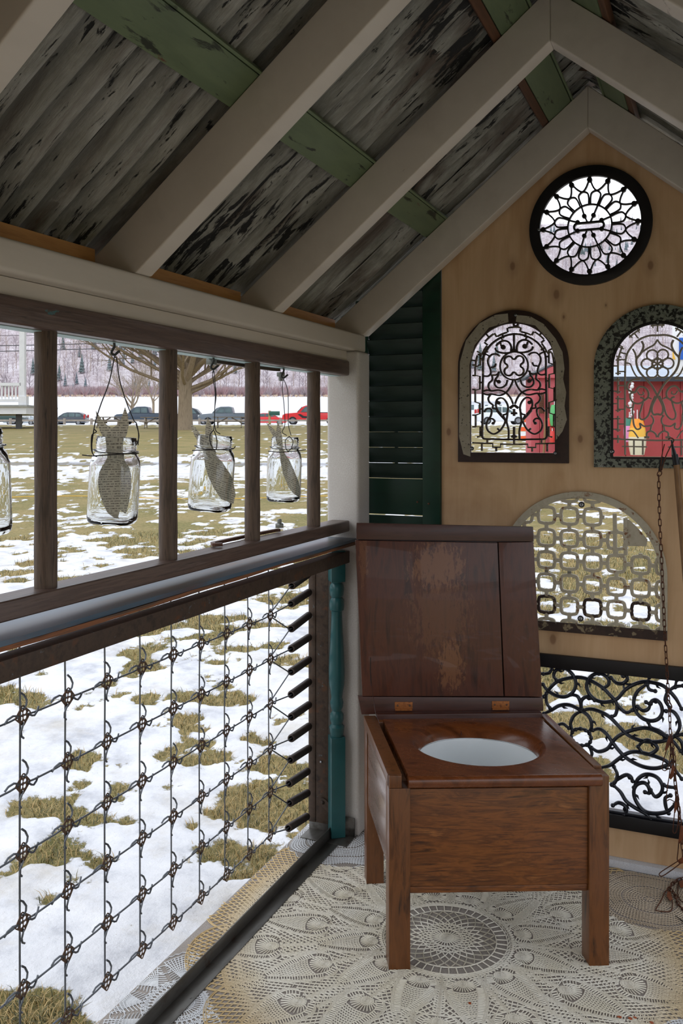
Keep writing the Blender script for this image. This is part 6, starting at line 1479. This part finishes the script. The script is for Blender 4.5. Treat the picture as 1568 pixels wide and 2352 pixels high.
for k in range(3): block('upright_splint', WV, 1238+k*4.2, 1240.5+k*4.2, 15.90, EYE+(995-950)/FPX*15.9, EYE+(995-901)/FPX*15.9, .01, BEADW, 0)
BC = {n: mat(n+'_buoy_paint', [c, tuple(min(255, q+12) for q in c)], 3, rough=.4, bump=0) for n, c in dict(red=(214,62,54), green=(86,176,104), pink=(222,142,196), teal=(44,120,100), yellow=(238,184,64), orange=(240,150,30), cream=(222,216,190), white=(232,234,238), blue=(28,92,190)).items()}
def buoy(u, v0, v1, dep, cols, label):
    a, c = PD(u, v1, dep), PD(u, v0, dep); H_ = c.z-a.z; r = H_*.24; root = E('fishing_buoy', a, label, 'buoy'); n = len(cols)
    for k, cn in enumerate(cols):
        t0, t1 = k/n, (k+1)/n; pr = []
        for i in range(5): t = t0+(t1-t0)*i/4; pr.append((r*(.55+.45*math.sin(PI*min(1, .15+t*.8))) , H_*t))
        MB().lathe(pr, 14, Matrix.Translation(a)).build('painted_band', BC[cn], root, smooth=True, sharp=50)
    MB().tube([c, c+Vector((0, 0, H_*.25))], .008, 6).build('rope', BC['white'], root)
buoy(1273, 930, 978, 15.7, ('green', 'green'), 'green buoy hanging at the right edge of the left arched grille')
buoy(1262, 960, 1000, 15.8, ('red', 'red'), 'red buoy beside the green buoy on the narrow booth'); buoy(1268, 990, 1016, 15.5, ('red',), 'lower red buoy under the green buoy')
buoy(1445, 960, 1015, 14.6, ('pink', 'pink', 'teal'), 'pink buoy with a teal top against the red barn'); buoy(1463, 962, 1045, 14.5, ('cream', 'cream', 'yellow', 'orange'), 'cream buoy with an orange and yellow top against the red barn')
SR = E('shell_string', PD(1450, 960, 14.7), 'string of white shells hanging on the red barn wall', 'shells')
for k in range(14):
    u = 1449+3*math.sin(k*1.3); b = MB(); b.ball(PD(u, 875+k*6.5, 14.75), .020+.008*(k % 3), 6); b.build('shell', BC['white'], SR, smooth=True)
MB().tube([PD(1450, 868, 14.8), PD(1449, 962, 14.8)], .006, 5).build('cord', BC['white'], SR)
SG = E('tall_sign_board', gp(1570, 12.5), 'tall white and blue sign board with a yellow corner at the right edge', 'sign')
block('panel', SG, 1546, 1640, 12.5, EYE+(995-858)/FPX*12.5, EYE+(995-745)/FPX*12.5, .06, BC['white']); block('post', SG, 1590, 1600, 12.53, gz(*gp(1570, 12.5).xy), EYE+(995-858)/FPX*12.5, .06, BC['white']); block('blue_block', SG, 1560, 1600, 12.48, EYE+(995-826)/FPX*12.5, EYE+(995-776)/FPX*12.5, .02, BC['blue'], 0)
b = MB(); b.prism([PD(1545, 806, 12.47), PD(1551, 826, 12.47), PD(1545, 824, 12.47)], f_*.02); b.build('yellow_corner', BC['yellow'], SG)
TB = E('traffic_barrel', gp(1208, 40), 'orange and white striped traffic barrel left of the narrow red booth', 'barrel'); a = gp(1208, 40); 
for k, cn in enumerate(('orange', 'white', 'orange', 'white', 'orange')):
    b = MB(); b.lathe([(.30-.018*k, .02+k*.2), (.285-.018*k, .2+k*.2)], 18, Matrix.Translation(a)); b.build('stripe', mat('barrel_orange', [(236,92,40),(244,106,52)], 3, bump=0) if cn == 'orange' else BC['white'], TB, smooth=True, sharp=50)
b = MB(); b.lathe([(.38, 0), (.38, .04), (.3, .05)], 18, Matrix.Translation(a)); b.build('base', TYRE, TB)
WH = E('pale_house', gp(1120, 160), 'long pale house beyond the white car', 'house'); gg = gz(*gp(1120, 160).xy)
block('wall', WH, 1040, 1165, 160, gg-.5, gg+2.6, 6, WP)
for k in range(7): block('window', WH, 1050+k*16, 1056+k*16, 159.95, gg+1.1, gg+2.0, .06, CGL, 0)
a = PD(1036, 995, 159.6); a.z = gg+2.6; wd = (PD(1169, 995, 159.6)-a).dot(r_); b = MB(); b.prism([a, a+f_*3.3+Vector((0, 0, 1.5)), a+f_*6.6], r_*wd); b.build('roof', mat('snowy_roof', [(220,222,228),(232,234,238)], 1, bump=0), WH)
# yellow rope on the lawn
P = [gp(u, 14.6+.25*math.sin(u*.01), .03) for u in range(-500, 1500, 40)]
o = MB().tube(P, .007, 6).build('yellow_rope', mat('yellow_rope', [(214,170,60),(228,186,80)], 5, bump=0), None, org=P[0]); tag(o, 'thin yellow rope lying across the lawn', 'rope')
# fallen leaf outside the scroll panel
p = PZ(1412, 1687, gz(-.2, 3.2)+.02)
b = MB(); b.add([p+Vector((.03*math.cos(a)*(1 if k % 2 else .55), .03*math.sin(a)*(1 if k % 2 else .55), .006*math.sin(k*1.7))) for k, a in enumerate(np.linspace(0, 2*PI, 13)[:-1])]+[p+Vector((0, 0, .008))], [(k, (k+1) % 12, 12) for k in range(12)])
o = b.build('fallen_leaf', mat('orange_fallen_leaf', [(196,120,84),(210,136,98)], 20), None, org=p); tag(o, 'curled orange leaf on the snow outside the scroll panel', 'leaf')
